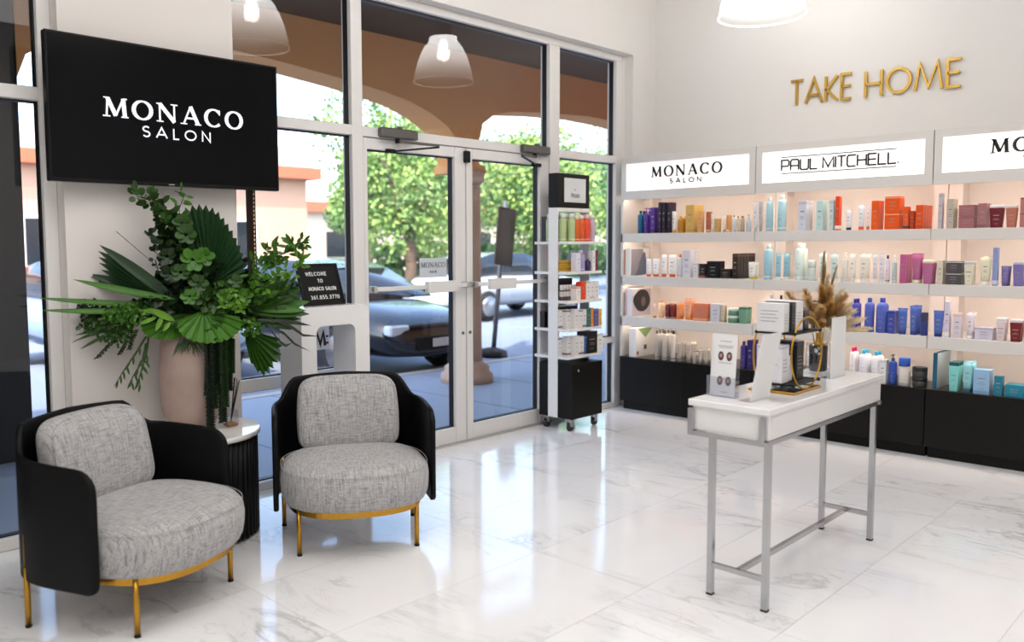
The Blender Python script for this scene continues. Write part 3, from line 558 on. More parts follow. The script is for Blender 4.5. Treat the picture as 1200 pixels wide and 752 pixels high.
# ---------------------------------------------------------------- goods
PRODUCTS = [
('A', 'bottle', 0.243, 0.048, 0.196, 2, '0a5a86', '0c2a30', 'teal blue bottle'),
('A', 'pump', 0.306, 0.043, 0.179, 2, '4d2386', '5a2a92', 'purple pump bottle'),
('A', 'box', 0.381, 0.042, 0.221, 2, '4d2186', '1c1046', 'violet carton'),
('A', 'box', 0.458, 0.027, 0.262, 2, '20162c', '3a1530', 'plum black slim carton'),
('A', 'box', 0.496, 0.027, 0.26, 2, '20162c', '3a1530', 'plum black slim carton'),
('A', 'box', 0.549, 0.025, 0.258, 2, '20162c', '3a1530', 'plum black slim carton'),
('A', 'tube', 0.58, 0.046, 0.181, 1, 'e9e2dc', 'c89a48', 'white tube with gold cap'),
('A', 'bottle', 0.629, 0.066, 0.14, 2, 'b67812', 'd9a94a', 'amber bottle'),
('A', 'box', 0.721, 0.074, 0.229, 2, 'cfa95c', 'c79a48', 'tall gold carton'),
('A', 'box', 0.829, 0.039, 0.177, 1, 'd9a468', '3c3020', 'white framed amber carton'),
('A', 'box', 0.907, 0.031, 0.167, 1, 'b0603a', 'e0b090', 'copper slim carton'),
('A', 'tube', 0.945, 0.027, 0.153, 1, 'ece4dc', 'd8d0c8', 'narrow white tube'),
('A', 'box', 0.979, 0.041, 0.11, 1, 'c9a060', '8fa090', 'low gold carton'),
('A', 'tube', 1.043, 0.033, 0.136, 2, 'efe6dd', 'd0b090', 'white tube with pink print'),
('A', 'box', 1.087, 0.024, 0.135, 1, 'd99a58', 'e6c8a8', 'apricot slim carton'),
('A', 'bottle', 1.128, 0.033, 0.133, 1, 'd5d5d6', '9a9a9c', 'pearl white bottle'),
('A', 'bottle', 1.168, 0.025, 0.125, 1, 'cfc3b0', 'b08a50', 'sand toned bottle'),
('A', 'bottle', 1.197, 0.036, 0.125, 1, 'b7a08a', '9a6a3c', 'silver and bronze bottle'),
('A', 'pump', 1.244, 0.042, 0.096, 1, 'b9c2c8', 'c9cdd0', 'silver grey pump bottle'),
('A', 'tube', 1.309, 0.034, 0.234, 1, 'd7dade', 'b9bcc0', 'tall silver white tube'),
('A', 'tube', 1.35, 0.031, 0.226, 1, 'b5b8ba', 'a0a2a4', 'tall grey tube'),
('A', 'bottle', 1.405, 0.055, 0.263, 1, 'a3c6d2', 'd0dde0', 'ice blue bottle'),
('A', 'bottle', 1.497, 0.064, 0.278, 1, 'a6ccd6', 'e2e8e6', 'large pale blue bottle'),
('A', 'box', 1.669, 0.058, 0.225, 2, 'cfd0dc', 'b8bcc8', 'lilac white carton'),
('A', 'box', 1.803, 0.047, 0.22, 2, 'bcd8d8', '9cc8c8', 'pale mint carton'),
('A', 'box', 1.897, 0.031, 0.223, 1, 'c6d6d8', 'b0c6c8', 'pale grey green carton'),
('A', 'box', 1.941, 0.029, 0.246, 1, 'e0491c', 'f0ece8', 'bright orange narrow carton'),
('A', 'tube', 2.01, 0.044, 0.144, 1, 'e6e4e8', '303038', 'white tube with dark lettering'),
('A', 'tube', 2.096, 0.044, 0.178, 1, 'dfe6ea', 'e2553a', 'white tube with red dots'),
('A', 'tube', 2.154, 0.026, 0.182, 1, 'f4e6e2', 'e07a60', 'white tube with pink edge'),
('A', 'box', 2.192, 0.049, 0.204, 2, 'e85a12', 'd84a0c', 'plain orange carton'),
('A', 'stack', 2.28, 0.097, 0.229, 1, 'e8560e', 'f0a070', 'large orange carton'),
('A', 'box', 2.4, 0.035, 0.155, 1, 'e6560f', '404858', 'small orange carton'),
('A', 'box', 2.446, 0.024, 0.124, 1, 'b5370a', '9c2c08', 'dark orange carton'),
('A', 'box', 2.48, 0.046, 0.163, 4, 'dd4f0c', 'cc4408', 'orange carton from a row'),
('A', 'box', 2.619, 0.023, 0.238, 1, 'bcb4bc', 'a8a4b0', 'tall lilac grey carton'),
('A', 'box', 2.67, 0.041, 0.196, 2, 'b9b0a0', 'c89a50', 'silver and amber carton'),
('A', 'stack', 2.741, 0.092, 0.153, 1, 'a2676a', '8c5558', 'dusty rose jar carton'),
('A', 'box', 2.852, 0.051, 0.16, 2, 'a36b70', '8a5860', 'dusty rose upright carton'),
('A', 'tottle', 2.915, 0.083, 0.146, 1, '6d1620', 'e8e4e2', 'maroon flask'),
('A', 'tottle', 3.007, 0.065, 0.143, 1, 'b46c58', 'e2dcd8', 'terracotta flask'),
('A', 'stack', 3.086, 0.057, 0.188, 1, 'b0706a', '8a4c48', 'rose carton at the right end'),
('B', 'photobox', 0.111, 0.071, 0.243, 1, 'e8e4e0', 'c87838', 'deep white carton with grey hair photo'),
('B', 'tube', 0.331, 0.053, 0.155, 1, 'eceae8', 'e2591e', 'small white tube with orange cap'),
('B', 'tube', 0.397, 0.07, 0.155, 1, 'eceae8', 'e2591e', 'wider white tube with orange cap'),
('B', 'tube', 0.486, 0.05, 0.192, 1, 'f0eeea', 'd2521a', 'tall white tube with orange base'),
('B', 'tube', 0.555, 0.074, 0.193, 1, 'f0eeea', 'd2521a', 'broad white tube with orange base'),
('B', 'bottle', 0.64, 0.045, 0.193, 1, 'd2d2d8', 'f08020', 'grey bottle with orange cap'),
('B', 'box', 0.696, 0.073, 0.229, 2, 'd6d4da', 'c8c6d0', 'tall pearl carton'),
('B', 'box', 0.797, 0.044, 0.123, 1, 'dcdadc', 'b8b6c0', 'small pearl carton'),
('B', 'box', 0.854, 0.055, 0.117, 1, '1c1a1c', 'b06048', 'small black carton with copper line'),
('B', 'box', 0.921, 0.106, 0.139, 1, '0e0f14', 'c9a35a', 'black jar carton'),
('B', 'box', 1.04, 0.088, 0.078, 1, '26241c', '4c4838', 'low olive black carton'),
('B', 'box', 1.145, 0.045, 0.202, 6, '2c2220', '6a4028', 'dark brown carton from a row'),
('B', 'tube', 1.273, 0.063, 0.135, 2, 'eceae0', 'e0c040', 'white tube with yellow blots'),
('B', 'bottle', 1.396, 0.065, 0.275, 1, '9cc6d4', 'e0e6e4', 'aqua bottle'),
('B', 'tube', 1.492, 0.045, 0.203, 1, '92c0d0', 'dfe6e4', 'slim aqua tube'),
('B', 'tube', 1.555, 0.055, 0.203, 1, '8fbcca', 'ece6da', 'broad aqua tube'),
('B', 'bottle', 1.642, 0.063, 0.281, 2, 'd5e4de', 'f2f2ee', 'mint white bottle'),
('B', 'jar', 1.745, 0.053, 0.153, 1, 'cfdcd4', 'e4e8e0', 'pale mint jar'),
('B', 'tube', 1.826, 0.041, 0.21, 2, 'd2ded8', 'f0f0ea', 'tall white mint tube'),
('B', 'tube', 1.91, 0.059, 0.204, 1, 'cddcd6', 'f0f0ea', 'broad mint tube'),
('B', 'pump', 1.994, 0.041, 0.174, 1, 'dcd8cc', 'e8e4da', 'cream pump bottle'),
('B', 'tube', 2.047, 0.042, 0.205, 1, 'ece8e0', 'e2dcd2', 'narrow cream tube'),
('B', 'tube', 2.116, 0.061, 0.205, 2, 'e4dfd2', 'efeae0', 'broad cream tube'),
('B', 'tube', 2.208, 0.032, 0.205, 1, 'dcd8de', 'e8e4e6', 'slim lilac white tube'),
('B', 'tube', 2.25, 0.034, 0.205, 1, 'dedae0', 'e8e4e6', 'second lilac white tube'),
('B', 'bottle', 2.291, 0.031, 0.194, 1, 'd8d0da', '3c2c44', 'lilac bottle with dark cap'),
('B', 'pump', 2.337, 0.03, 0.152, 1, 'b4c2c6', 'f0f0f0', 'grey blue spray bottle'),
('B', 'box', 2.391, 0.036, 0.2, 3, 'b8588a', 'f0d8e4', 'magenta carton'),
('B', 'tube', 2.463, 0.059, 0.206, 2, 'b8628e', 'f0e4cc', 'tall magenta tube'),
('B', 'tottle', 2.531, 0.071, 0.163, 2, 'b3648e', 'efe2cc', 'short magenta flask'),
('B', 'box', 2.624, 0.036, 0.161, 2, 'd3c9b4', 'bcb098', 'beige carton'),
('B', 'stack', 2.678, 0.092, 0.156, 1, '4c484c', 'c8c4c0', 'charcoal patterned jar carton'),
('B', 'tottle', 2.784, 0.059, 0.157, 2, 'ddd6bf', 'c4c4c8', 'ivory flask with silver cap'),
('B', 'tube', 2.874, 0.064, 0.191, 1, 'ddd8ba', 'f0ece2', 'ivory tube with white cap'),
('B', 'box', 2.948, 0.028, 0.246, 1, '8894c0', 'd0c8dc', 'tall periwinkle carton'),
('B', 'tube', 2.994, 0.047, 0.126, 2, '7468a0', '5c5488', 'short violet tube'),
('B', 'tottle', 3.059, 0.062, 0.159, 2, '7a6ca6', 'c8c8d0', 'violet flask with silver cap'),
('C', 'photobox', 0.132, 0.075, 0.245, 1, 'f0eaea', 'dc94a8', 'deep white carton with dark hair portrait'),
('C', 'tube', 0.403, 0.039, 0.12, 1, 'ecc9b8', 'c85a28', 'pale pink tube with orange base'),
('C', 'bottle', 0.459, 0.034, 0.152, 2, 'ecc8a4', 'e8a068', 'pale apricot bottle'),
('C', 'bottle', 0.527, 0.047, 0.141, 2, '6c120c', 'f0d8b8', 'dark red bottle'),
('C', 'bottle', 0.576, 0.048, 0.143, 2, '6c120c', 'f0d8b8', 'dark red bottle'),
('C', 'tube', 0.634, 0.05, 0.138, 2, 'e8945c', 'e08040', 'orange tube'),
('C', 'tube', 0.71, 0.071, 0.178, 2, 'f0a880', 'f08c30', 'peach tube'),
('C', 'box', 0.804, 0.123, 0.144, 1, 'd27c5a', 'f0b08c', 'salmon carton'),
('C', 'box', 0.96, 0.083, 0.147, 1, 'd2d2da', 'c0c0cc', 'pearl grey carton'),
('C', 'box', 1.052, 0.031, 0.14, 1, 'c8bca0', 'a89878', 'small patterned beige carton'),
('C', 'jarstack', 1.097, 0.096, 0.119, 1, '5b8a72', 'dde4dc', 'green jar'),
('C', 'tottle', 1.203, 0.074, 0.131, 2, '6fa088', '4c7862', 'green flask'),
('C', 'tube', 1.38, 0.045, 0.132, 2, 'd8d6dc', 'c4c4cc', 'pearl tube'),
('C', 'bottle', 1.439, 0.045, 0.241, 1, 'd8d4da', 'c8c8d0', 'tall white bottle'),
('C', 'bottle', 1.524, 0.039, 0.238, 1, 'd9d3d4', '121214', 'white bottle with black cap'),
('C', 'box', 1.592, 0.043, 0.201, 1, 'b8b4b8', '8c888c', 'grey carton'),
('C', 'box', 1.644, 0.063, 0.21, 1, '403c40', '24222a', 'charcoal carton'),
('C', 'bottle', 1.722, 0.037, 0.245, 1, 'c8c4c8', '18181c', 'grey bottle with black cap'),
('C', 'box', 1.786, 0.046, 0.21, 1, '3a363a', 'd8d4d4', 'black and white carton'),
('C', 'bottle', 2.069, 0.047, 0.234, 2, '4a4aa8', '3c3c98', 'indigo bottle'),
('C', 'bottle', 2.158, 0.064, 0.245, 1, '4c5cb0', '4454a8', 'tall blue bottle'),
('C', 'bottle', 2.234, 0.08, 0.248, 1, '5262b4', '4656a8', 'large blue bottle'),
('C', 'box', 2.321, 0.047, 0.161, 2, '3c4ca0', '2c3c8c', 'deep blue carton'),
('C', 'tube', 2.383, 0.063, 0.182, 1, '4a66b4', '2c3c8c', 'bright blue tube'),
('C', 'tube', 2.46, 0.049, 0.201, 3, '4a64b2', '2c3c8c', 'slim bright blue tube'),
('C', 'jar', 2.529, 0.046, 0.16, 1, '2c3c7c', '3c3c58', 'navy jar'),
('C', 'tube', 2.609, 0.063, 0.176, 1, '4a66b4', '243070', 'short bright blue tube'),
('C', 'box', 2.679, 0.031, 0.242, 1, 'd3cbdc', 'ece0e0', 'tall lilac carton'),
('C', 'box', 2.731, 0.051, 0.165, 1, 'd8ccd4', 'e4b8a4', 'pale mauve carton'),
('C', 'tube', 2.806, 0.047, 0.175, 2, 'dcd2d8', 'f4f0ee', 'pale pink tube with white cap'),
('C', 'box', 2.862, 0.103, 0.079, 1, 'd0c8d8', 'a898b4', 'low lilac carton'),
('C', 'tottle', 2.979, 0.058, 0.148, 2, 'd9c6c8', 'dcdce0', 'pale pink flask with silver cap'),
('C', 'tottle', 3.056, 0.067, 0.142, 2, '741820', 'dcdce0', 'wine red flask with silver cap'),
('C', 'tottle', 3.13, 0.05, 0.149, 1, 'e0a0a8', 'c06878', 'rose pink flask at the right end'),
('D', 'photobox', 0.176, 0.071, 0.254, 1, 'efece8', '7ca060', 'deep white carton with green triangle'),
('D', 'bottle', 0.427, 0.043, 0.255, 3, 'b3aaa0', '74706c', 'tall champagne bottle'),
('D', 'bottle', 0.501, 0.048, 0.261, 3, 'b8aea4', '74706c', 'tall champagne bottle'),
('D', 'bottle', 0.584, 0.046, 0.263, 1, 'c6beb6', '3c3834', 'slender champagne bottle with dark cap'),
('D', 'tube', 0.645, 0.052, 0.169, 3, 'b6aa9c', '8c8478', 'champagne tube'),
('D', 'tube', 0.732, 0.05, 0.172, 3, 'b8ac9e', '8c8478', 'champagne tube'),
('D', 'bottle', 0.796, 0.036, 0.105, 2, 'aaa096', '74706c', 'small champagne bottle'),
('D', 'tube', 0.851, 0.035, 0.128, 2, 'bcb2a4', '8c8478', 'small champagne tube'),
('D', 'tube', 0.899, 0.039, 0.132, 2, 'bcb2a4', '8c8478', 'small champagne tube'),
('D', 'bottle', 1.219, 0.051, 0.218, 1, '3a2c78', '4c3a50', 'dark violet bottle'),
('D', 'box', 1.284, 0.046, 0.233, 2, '2c2264', '241c50', 'dark violet carton'),
('D', 'bottle', 2.07, 0.04, 0.24, 2, 'ece4e8', 'e01870', 'white bottle with magenta cap'),
('D', 'bottle', 2.131, 0.059, 0.227, 2, 'eceaf0', '38b0d8', 'white bottle with cyan cap'),
('D', 'bottle', 2.216, 0.058, 0.222, 2, 'e8e8ec', '38b0d8', 'white bottle with cyan cap'),
('D', 'box', 2.277, 0.045, 0.172, 1, 'dedede', 'c8c8cc', 'plain white carton'),
('D', 'pump', 2.333, 0.054, 0.172, 1, '2a4aa4', '2c3460', 'royal blue pump bottle'),
('D', 'capbottle', 2.395, 0.075, 0.194, 1, 'd8d0c8', '2c5cb8', 'white bottle with broad blue cap'),
('D', 'jarstack', 2.483, 0.093, 0.138, 1, '3c3c3a', '242424', 'smoky black jar'),
('D', 'photobox', 2.622, 0.026, 0.248, 1, '0c5470', 'a8b8bc', 'upright teal book'),
('D', 'tottle', 2.717, 0.063, 0.197, 3, '7ccac4', '1c5458', 'turquoise flask'),
('D', 'tube', 2.8, 0.056, 0.202, 3, '8cc4cc', '24606c', 'pale aqua tube'),
('D', 'box', 2.866, 0.093, 0.162, 1, '8fb4d4', '78a0c4', 'light blue carton'),
('D', 'box', 2.984, 0.048, 0.13, 1, '18748c', '0c6480', 'small teal carton'),
('D', 'box', 3.047, 0.099, 0.082, 1, '108098', '0c7088', 'low teal carton'),
]

TOWER_GOODS = [
('1', 'can', 0.28, -1.714, 0.059, 0.219, 3, 'b8c890', 'e8e8e4', 'clear green can'),
('1', 'can', 0.32, -1.695, 0.059, 0.218, 3, 'b8c890', 'e8e8e4', 'clear green can'),
('1', 'can', 0.32, -1.603, 0.058, 0.206, 2, 'd8641c', 'f0e0d0', 'orange can'),
('1', 'can', 0.32, -1.533, 0.064, 0.208, 2, 'dc5c20', 'f0e0d0', 'orange can'),
('1', 'can', 0.32, -1.458, 0.064, 0.216, 2, 'e84c30', 'f0d8d0', 'red can'),
('1', 'can', 0.32, -1.386, 0.054, 0.211, 2, 'c8b0c0', 'e8e4ec', 'pale can with purple print'),
('2', 'box', 0.32, -1.596, 0.055, 0.147, 1, 'e6e2ea', 'b0a0c8', 'white lilac carton'),
('2', 'bottle', 0.32, -1.534, 0.076, 0.167, 2, 'a69cc8', 'e4e0ec', 'lilac bottle'),
('2', 'bottle', 0.32, -1.444, 0.053, 0.098, 1, '2c2858', '9c6c2c', 'navy bottle'),
('2', 'box', 0.32, -1.384, 0.04, 0.166, 1, 'efecea', 'd8c090', 'slim white carton'),
('2', 'box', 0.32, -1.338, 0.029, 0.166, 1, '7c1c4c', '8c2c5c', 'slim plum carton'),
('3', 'box', 0.32, -1.595, 0.058, 0.105, 1, 'f0ece6', 'e09060', 'white carton'),
('3', 'box', 0.32, -1.53, 0.057, 0.143, 1, 'e8481c', 'f07040', 'red orange carton'),
('3', 'box', 0.32, -1.46, 0.048, 0.148, 1, 'efece8', 'c8c4c0', 'slim white carton'),
('3', 'box', 0.32, -1.406, 0.048, 0.146, 1, 'efece8', 'c8c4c0', 'slim white carton'),
('3', 'box', 0.32, -1.35, 0.051, 0.144, 1, 'efece8', 'c8c4c0', 'slim white carton'),
('4', 'box', 0.24, -1.719, 0.051, 0.149, 1, 'e6e2e0', '706c70', 'white slim carton'),
('4', 'box', 0.28, -1.712, 0.05, 0.151, 1, 'e6e2e0', '706c70', 'white slim carton'),
('4', 'box', 0.32, -1.706, 0.05, 0.153, 1, 'e6e2e0', '706c70', 'white slim carton'),
('4', 'box', 0.32, -1.65, 0.051, 0.149, 1, 'e6e2e0', '706c70', 'white slim carton'),
('4', 'box', 0.32, -1.593, 0.049, 0.146, 1, 'e6e2e0', '706c70', 'white slim carton'),
('4', 'box', 0.32, -1.535, 0.056, 0.149, 1, '0c6c70', '3c8ca0', 'teal carton'),
('4', 'box', 0.32, -1.472, 0.036, 0.153, 1, 'e08820', 'e8a850', 'orange slim carton'),
('4', 'box', 0.32, -1.422, 0.065, 0.142, 1, '5054a0', '7c7cc0', 'violet blue carton'),
('4', 'box', 0.32, -1.341, 0.044, 0.138, 1, 'e8b440', 'f0e0c0', 'yellow white carton'),
('5', 'box', 0.23, -1.712, 0.05, 0.148, 1, 'e2dfde', '706c70', 'white carton'),
('5', 'box', 0.28, -1.719, 0.05, 0.152, 1, 'e2dfde', '706c70', 'white carton'),
('5', 'box', 0.32, -1.714, 0.05, 0.155, 1, 'e2dfde', '706c70', 'white carton'),
('5', 'box', 0.32, -1.657, 0.066, 0.15, 1, 'e2dfde', '706c70', 'white carton'),
('5', 'box', 0.32, -1.578, 0.031, 0.145, 1, '10508c', '3c80b8', 'blue slim carton'),
('5', 'box', 0.32, -1.535, 0.143, 0.178, 1, '100f10', '282428', 'big black carton'),
('5', 'box', 0.32, -1.376, 0.075, 0.154, 1, 'efece6', 'd0c8c0', 'wide white carton'),
]

_gm = {}
def gmat(h, glossy=.35, rough=None):
    k = 'goods_' + h + ('' if rough is None else '_m')
    return mat(k, h, glossy if rough is None else rough, var=.05, scale=30)
def shade(h, f):
    return ''.join('%02x' % max(0, min(255, int(int(h[i:i + 2], 16) * f))) for i in (0, 2, 4))
def ink_for(h):
    v = sum(int(h[i:i + 2], 16) for i in (0, 2, 4)) / 3
    return gmat('8a888e') if v > 130 else gmat('9c958f')
def print_mb(w, h, z0, yf, seed):
    rnd = random.Random(seed); m = MB(); y = yf - .0006
    for (a, b, c) in ((.62, .07, .66), (.46, .035, .5), (.40, .03, .7), (.2, .03, .45)):
        z = z0 + h * a; hw = w * c * rnd.uniform(.35, .5)
        m.add([(-hw, y, z), (hw, y, z), (hw, y, z + h * b * .6), (-hw, y, z + h * b * .6)], [(0, 1, 2, 3)])
    return m
def rrect(w, d, r, n=3):
    pts = []
    for cx, cy, a0 in ((w / 2 - r, d / 2 - r, 0), (-w / 2 + r, d / 2 - r, 90), (-w / 2 + r, -d / 2 + r, 180), (w / 2 - r, -d / 2 + r, 270)):
        for i in range(n + 1): a = R(a0 + 90 * i / n); pts.append((cx + r * math.cos(a), cy + r * math.sin(a)))
    return pts
CATS = {'bottle': 'bottle', 'pump': 'bottle', 'capbottle': 'bottle', 'tube': 'tube', 'tottle': 'bottle', 'box': 'carton', 'stack': 'carton', 'jar': 'jar', 'jarstack': 'jar', 'photobox': 'carton', 'can': 'spray can'}
NAMES = {'bottle': 'bottle', 'pump': 'pump_bottle', 'capbottle': 'bottle', 'tube': 'cosmetic_tube', 'tottle': 'flask_bottle', 'box': 'carton', 'stack': 'carton', 'jar': 'jar', 'jarstack': 'jar', 'photobox': 'picture_carton', 'can': 'spray_can'}
def make_product(kind, w, h, c1, c2, seed, desc):
    """front faces local -y, base at z 0; the front plane is y 0; returns (root, depth)"""
    root = thing(NAMES[kind]); m1 = gmat(c1); m2 = gmat(c2)
    if kind in ('box', 'stack'):
        d = max(.045, min(w, .1))
        MB().box(-w / 2, w / 2, 0, d, 0, h, c=.0012).build('carton_body', m1, root)
        if seed % 3: MB().box(-w / 2 - .0004, w / 2 + .0004, -.0004, d + .0004, h * (.88 if seed % 2 else .04), h * (.95 if seed % 2 else .14)).build('colour_band', m2, root)
        print_mb(w * .8, h, 0, 0, seed).build('print', ink_for(c1), root, kind='stuff')
    elif kind == 'photobox':
        d = .3; 
        MB().box(-w / 2, w / 2, 0, d, 0, h, c=.0015).build('carton_body', m1, root); xs = w / 2 + .0006
        if 'grey hair' in desc:
            MB().add([(xs, .01, .004), (xs, .2, .004), (xs, .2, h - .004), (xs, .01, h - .004)], [(0, 1, 2, 3)]).build('cover_picture', gmat('8f8a92'), root)
            MB().add([(xs + .0005, y, z) for y, z in ((.07, .0), (.12, .06), (.14, .12), (.19, .2), (.23, .21), (.26, .1), (.25, .01))], [tuple(range(7))]).build('cover_hair', gmat('5c6478'), root)
            MB().box(-w / 2 + .006, -w / 2 + .018, -.001, 0, .01, h - .012).build('colour_strip', m2, root)
        elif 'dark hair' in desc:
            MB().add([(xs, .0, .004), (xs, .29, .004), (xs, .29, h - .004), (xs, .0, h - .004)], [(0, 1, 2, 3)]).build('cover_picture', gmat('c2b6bd'), root)
            MB().add([(xs + .0005, .15 + .135 * math.cos(a * .349) * (1 + .06 * math.sin(a * 5)), .135 + .1 * math.sin(a * .349)) for a in range(18)], [tuple(range(18))]).build('cover_hair', gmat('1a181c'), root)
            MB().add([(xs + .001, .17 + .035 * math.cos(a * .524), .125 + .045 * math.sin(a * .524)) for a in range(12)], [tuple(range(12))]).build('cover_face', gmat('6a5c5c'), root)
            MB().box(-w / 2 + .008, -w / 2 + .02, -.001, 0, .006, h - .012).build('colour_strip', m2, root)
        elif 'green' in desc:
            MB().add([(xs, .03, h - .002), (xs, .15, h - .09), (xs, .27, h - .002)], [(0, 1, 2)]).build('green_triangle', gmat('8fae72'), root)
            MB().add([(xs, .13, .06), (xs, .17, .06), (xs, .17, .1), (xs, .13, .1)], [(0, 1, 2, 3)]).build('small_picture', gmat('4a3c38'), root)
            MB().add([(xs, .02 + .016 * math.cos(a * .6283) + .01, .035 + .016 * math.sin(a * .6283)) for a in range(10)], [tuple(range(10))]).build('red_dot', gmat('c03040'), root)
        else:
            MB().box(-w / 2 + .0006, w / 2 + .0006, .006, d - .004, .004, h - .004).build('cover_panel', gmat('a3b4ba'), root)
    elif kind in ('bottle', 'pump', 'capbottle', 'can'):
        r = w / 2; d = w; cr = r * .45; ch = h * .13
        if kind == 'capbottle': cr = r * .98; ch = h * .3
        if kind == 'can': cr = r * .72; ch = h * .16
        top = h if kind != 'pump' else h
        bh = top - ch if kind != 'pump' else h * .97
        sh = min(r * .55, bh * .15)
        if kind == 'pump': prof = [(r * .94, 0), (r, .003), (r, bh - sh), (r * .8, bh - sh * .35), (cr, bh)]
        else: prof = [(r * .94, 0), (r, .003), (r, bh - sh), (r * .82, bh - sh * .4), (cr * .95, bh)]
        MB().lathe(prof, 0, r, 18).build('bottle_body', m1, root)
        if kind == 'pump':
            MB().lathe([(r * .45, bh), (r * .45, bh + .018), (r * .2, bh + .02), (r * .12, bh + .035), (r * .35, bh + .036), (r * .35, bh + .046)], 0, r, 12).box(-.004, .004, r - w * .55, r, bh + .037, bh + .045).build('pump_head', m2, root)
        else: MB().lathe([(cr, bh), (cr, h - .003), (cr * .93, h)], 0, r, 16).build('cap', m2, root)
        p = print_mb(w * .6, bh * .8, 0, 0, seed); p.v = [(x, y + .0 - .0002 + (r - math.sqrt(max(0, r * r - x * x))) , z) for x, y, z in p.v]
        p.build('print', ink_for(c1), root, kind='stuff')
        MB().lathe([(r * 1.004, bh * .08), (r * 1.004, bh * .11)], 0, r, 18, cap=(False, False)).build('base_ring', m2, root)
    elif kind in ('jar', 'jarstack'):
        r = w / 2; d = w
        MB().lathe([(r * .9, 0), (r, .004), (r, h * .6), (r * .93, h * .63)], 0, r, 20).build('jar_body', m1, root)
        MB().lathe([(r * 1.02, h * .63), (r * 1.02, h * .97), (r * .96, h)], 0, r, 20).build('lid', m2, root)
    elif kind == 'tottle':
        d = min(w * .6, .045); ch = h * .13
        rings = []
        for t, z in ((.74, 0), (.78, .004), (.9, h * .5), (1., h - ch - .004), (.97, h - ch)): rings.append([(x, y + d / 2, z) for x, y in rrect(w * t, d * (.8 + .2 * t), .009)])
        MB().loft(rings).build('bottle_body', m1, root)
        MB().loft([[(x, y + d / 2, z) for x, y in rrect(w * t, d * t, .008)] for t, z in ((.94, h - ch), (.96, h - .003), (.9, h))]).build('cap', m2, root)
        print_mb(w * .8, h * .85, 0, -.0004 + d * .02, seed).build('print', ink_for(c1), root, kind='stuff')
    else:  # tube: round cap at the foot, flat crimp at the top
        d = min(w, .04); cr = .36; ch = h * .13; rings = []
        for k in range(6):
            t = k / 5; z = ch + (h - ch) * t; wx = w * (.80 + .2 * t); wy = d * (.92 - .80 * t)
            rings.append([(wx / 2 * math.cos(a * math.pi / 9), d / 2 + wy / 2 * math.sin(a * math.pi / 9), z) for a in range(18)])
        MB().loft(rings).build('tube_body', m1, root)
        MB().lathe([(w * .35, 0), (w * .38, .002), (w * .39, ch - .001), (w * .36, ch)], 0, d / 2, 16, sy=min(1, d / w * 1.05)).build('cap', m2, root)
        MB().box(-w / 2, w / 2, d / 2 - .0025, d / 2 + .0025, h - .006, h + .001).build('crimp', m1, root)
        p = print_mb(w * .62, h * .8, ch, 0, seed); p.v = [(x, y + d * (.04 + .42 * (z - ch) / (h - ch)) - .003, z) for x, y, z in p.v]; p.build('print', ink_for(c1), root, kind='stuff')
    return root, d
SNAME = {'A': 'top shelf', 'B': 'second shelf', 'C': 'third shelf', 'D': 'black base'}
ORD = ['first', 'second', 'third', 'fourth', 'fifth', 'sixth', 'seventh']
seen = set()
def back_label(lab, r):
    for c in (ORD[r] + ' back in the row: ' + lab, ORD[r] + ' back in the row: ' + lab.split(', right of')[0], ORD[r] + ' back: ' + lab.split(', nearest')[0]):
        if len(c.split()) <= 16: return c
    raise ValueError(lab)
def label_for(table, i, key, desc, where, first):
    same = [k for k, r in enumerate(table) if r[0] == key and r[-1] == desc]
    left = [r[-1] for r in table[:i] if r[0] == key]
    lab = desc if len(same) == 1 else ORD[same.index(i)] + ' ' + desc + ' from the left'
    if len(same) == 1 and left and left[-1] != desc: cand = lab + ', ' + where + ', right of the ' + left[-1]
    elif not left: cand = lab + ', ' + where + ', ' + first
    else: cand = lab + ', ' + where
    if len(cand.split()) > 16: cand = lab + ', ' + where
    assert 3 < len(cand.split()) <= 16 and cand not in seen, cand
    seen.add(cand); return cand
for i, (s, kind, x, w, h, rows, c1, c2, desc) in enumerate(PRODUCTS):
    lab = label_for(PRODUCTS, i, s, desc, SNAME[s], 'nearest the window')
    xc = x + w / 2; stackn = 2 if kind in ('stack', 'jarstack') else 1
    hh = h / stackn - (.001 if stackn == 2 else 0)
    root, d = make_product(kind, w, hh, c1, c2, i, desc)
    root.location = (xc, -.64, SHELF[s]); root['category'] = CATS[kind]; root['label'] = lab; root['group'] = 'products on the ' + SNAME[s]
    if stackn == 2:
        c = copy_tree(root); c.location.z += hh + .0015; c['label'] = ' '.join(('upper ' + lab).split()[:16]); root['label'] = ' '.join(('lower ' + lab).split()[:16])
    for r in range(1, rows):
        c = copy_tree(root); c.location.y += r * (d + .006); c['group'] = 'repeats behind the ' + lab.split(',')[0] + ' on the ' + SNAME[s]
        c['label'] = back_label(lab, r)

# ---------------------------------------------------------------- rolling display tower by the doors
tw = thing('display_tower', 'white rolling display tower with black locking base beside the doors', 'display stand', (.2, -1.53, 0))
TX0, TX1, TY0, TY1 = -.15, .185, -.2, .2
bs = MB().box(TX0, TX1, TY0, TY1, .1, .535, c=.003).build('base_cabinet', M_ebony, tw)
MB().box(TX1 - .0005, TX1 + .001, TY0 + .002, TY0 + .005, .11, .52).build('door_gap', M_gasket, bs)
MB().lathe([(.012, 0), (.012, .006), (.006, .01)], n=12).build('lock', M_chrome, bs, (TX1, -.12, .485)).rotation_euler = (0, R(90), 0)
for yy in (-.2, .2):
    MB().box(-.05, .045, min(yy, yy * 1.05), max(yy, yy * 1.05) , .1, 1.765, c=.002).build('post', M_white, tw)
MB().box(-.05, .045, -.2, .2, 1.735, 1.765).build('crosspiece', M_white, tw)
TZ = {'1': 1.50, '2': 1.263, '3': 1.035, '4': .81, '5': .592}
for k, z in TZ.items(): MB().box(-.2, .14, -.2, .25, z - .022, z, c=.002).build('shelf', M_white, tw)
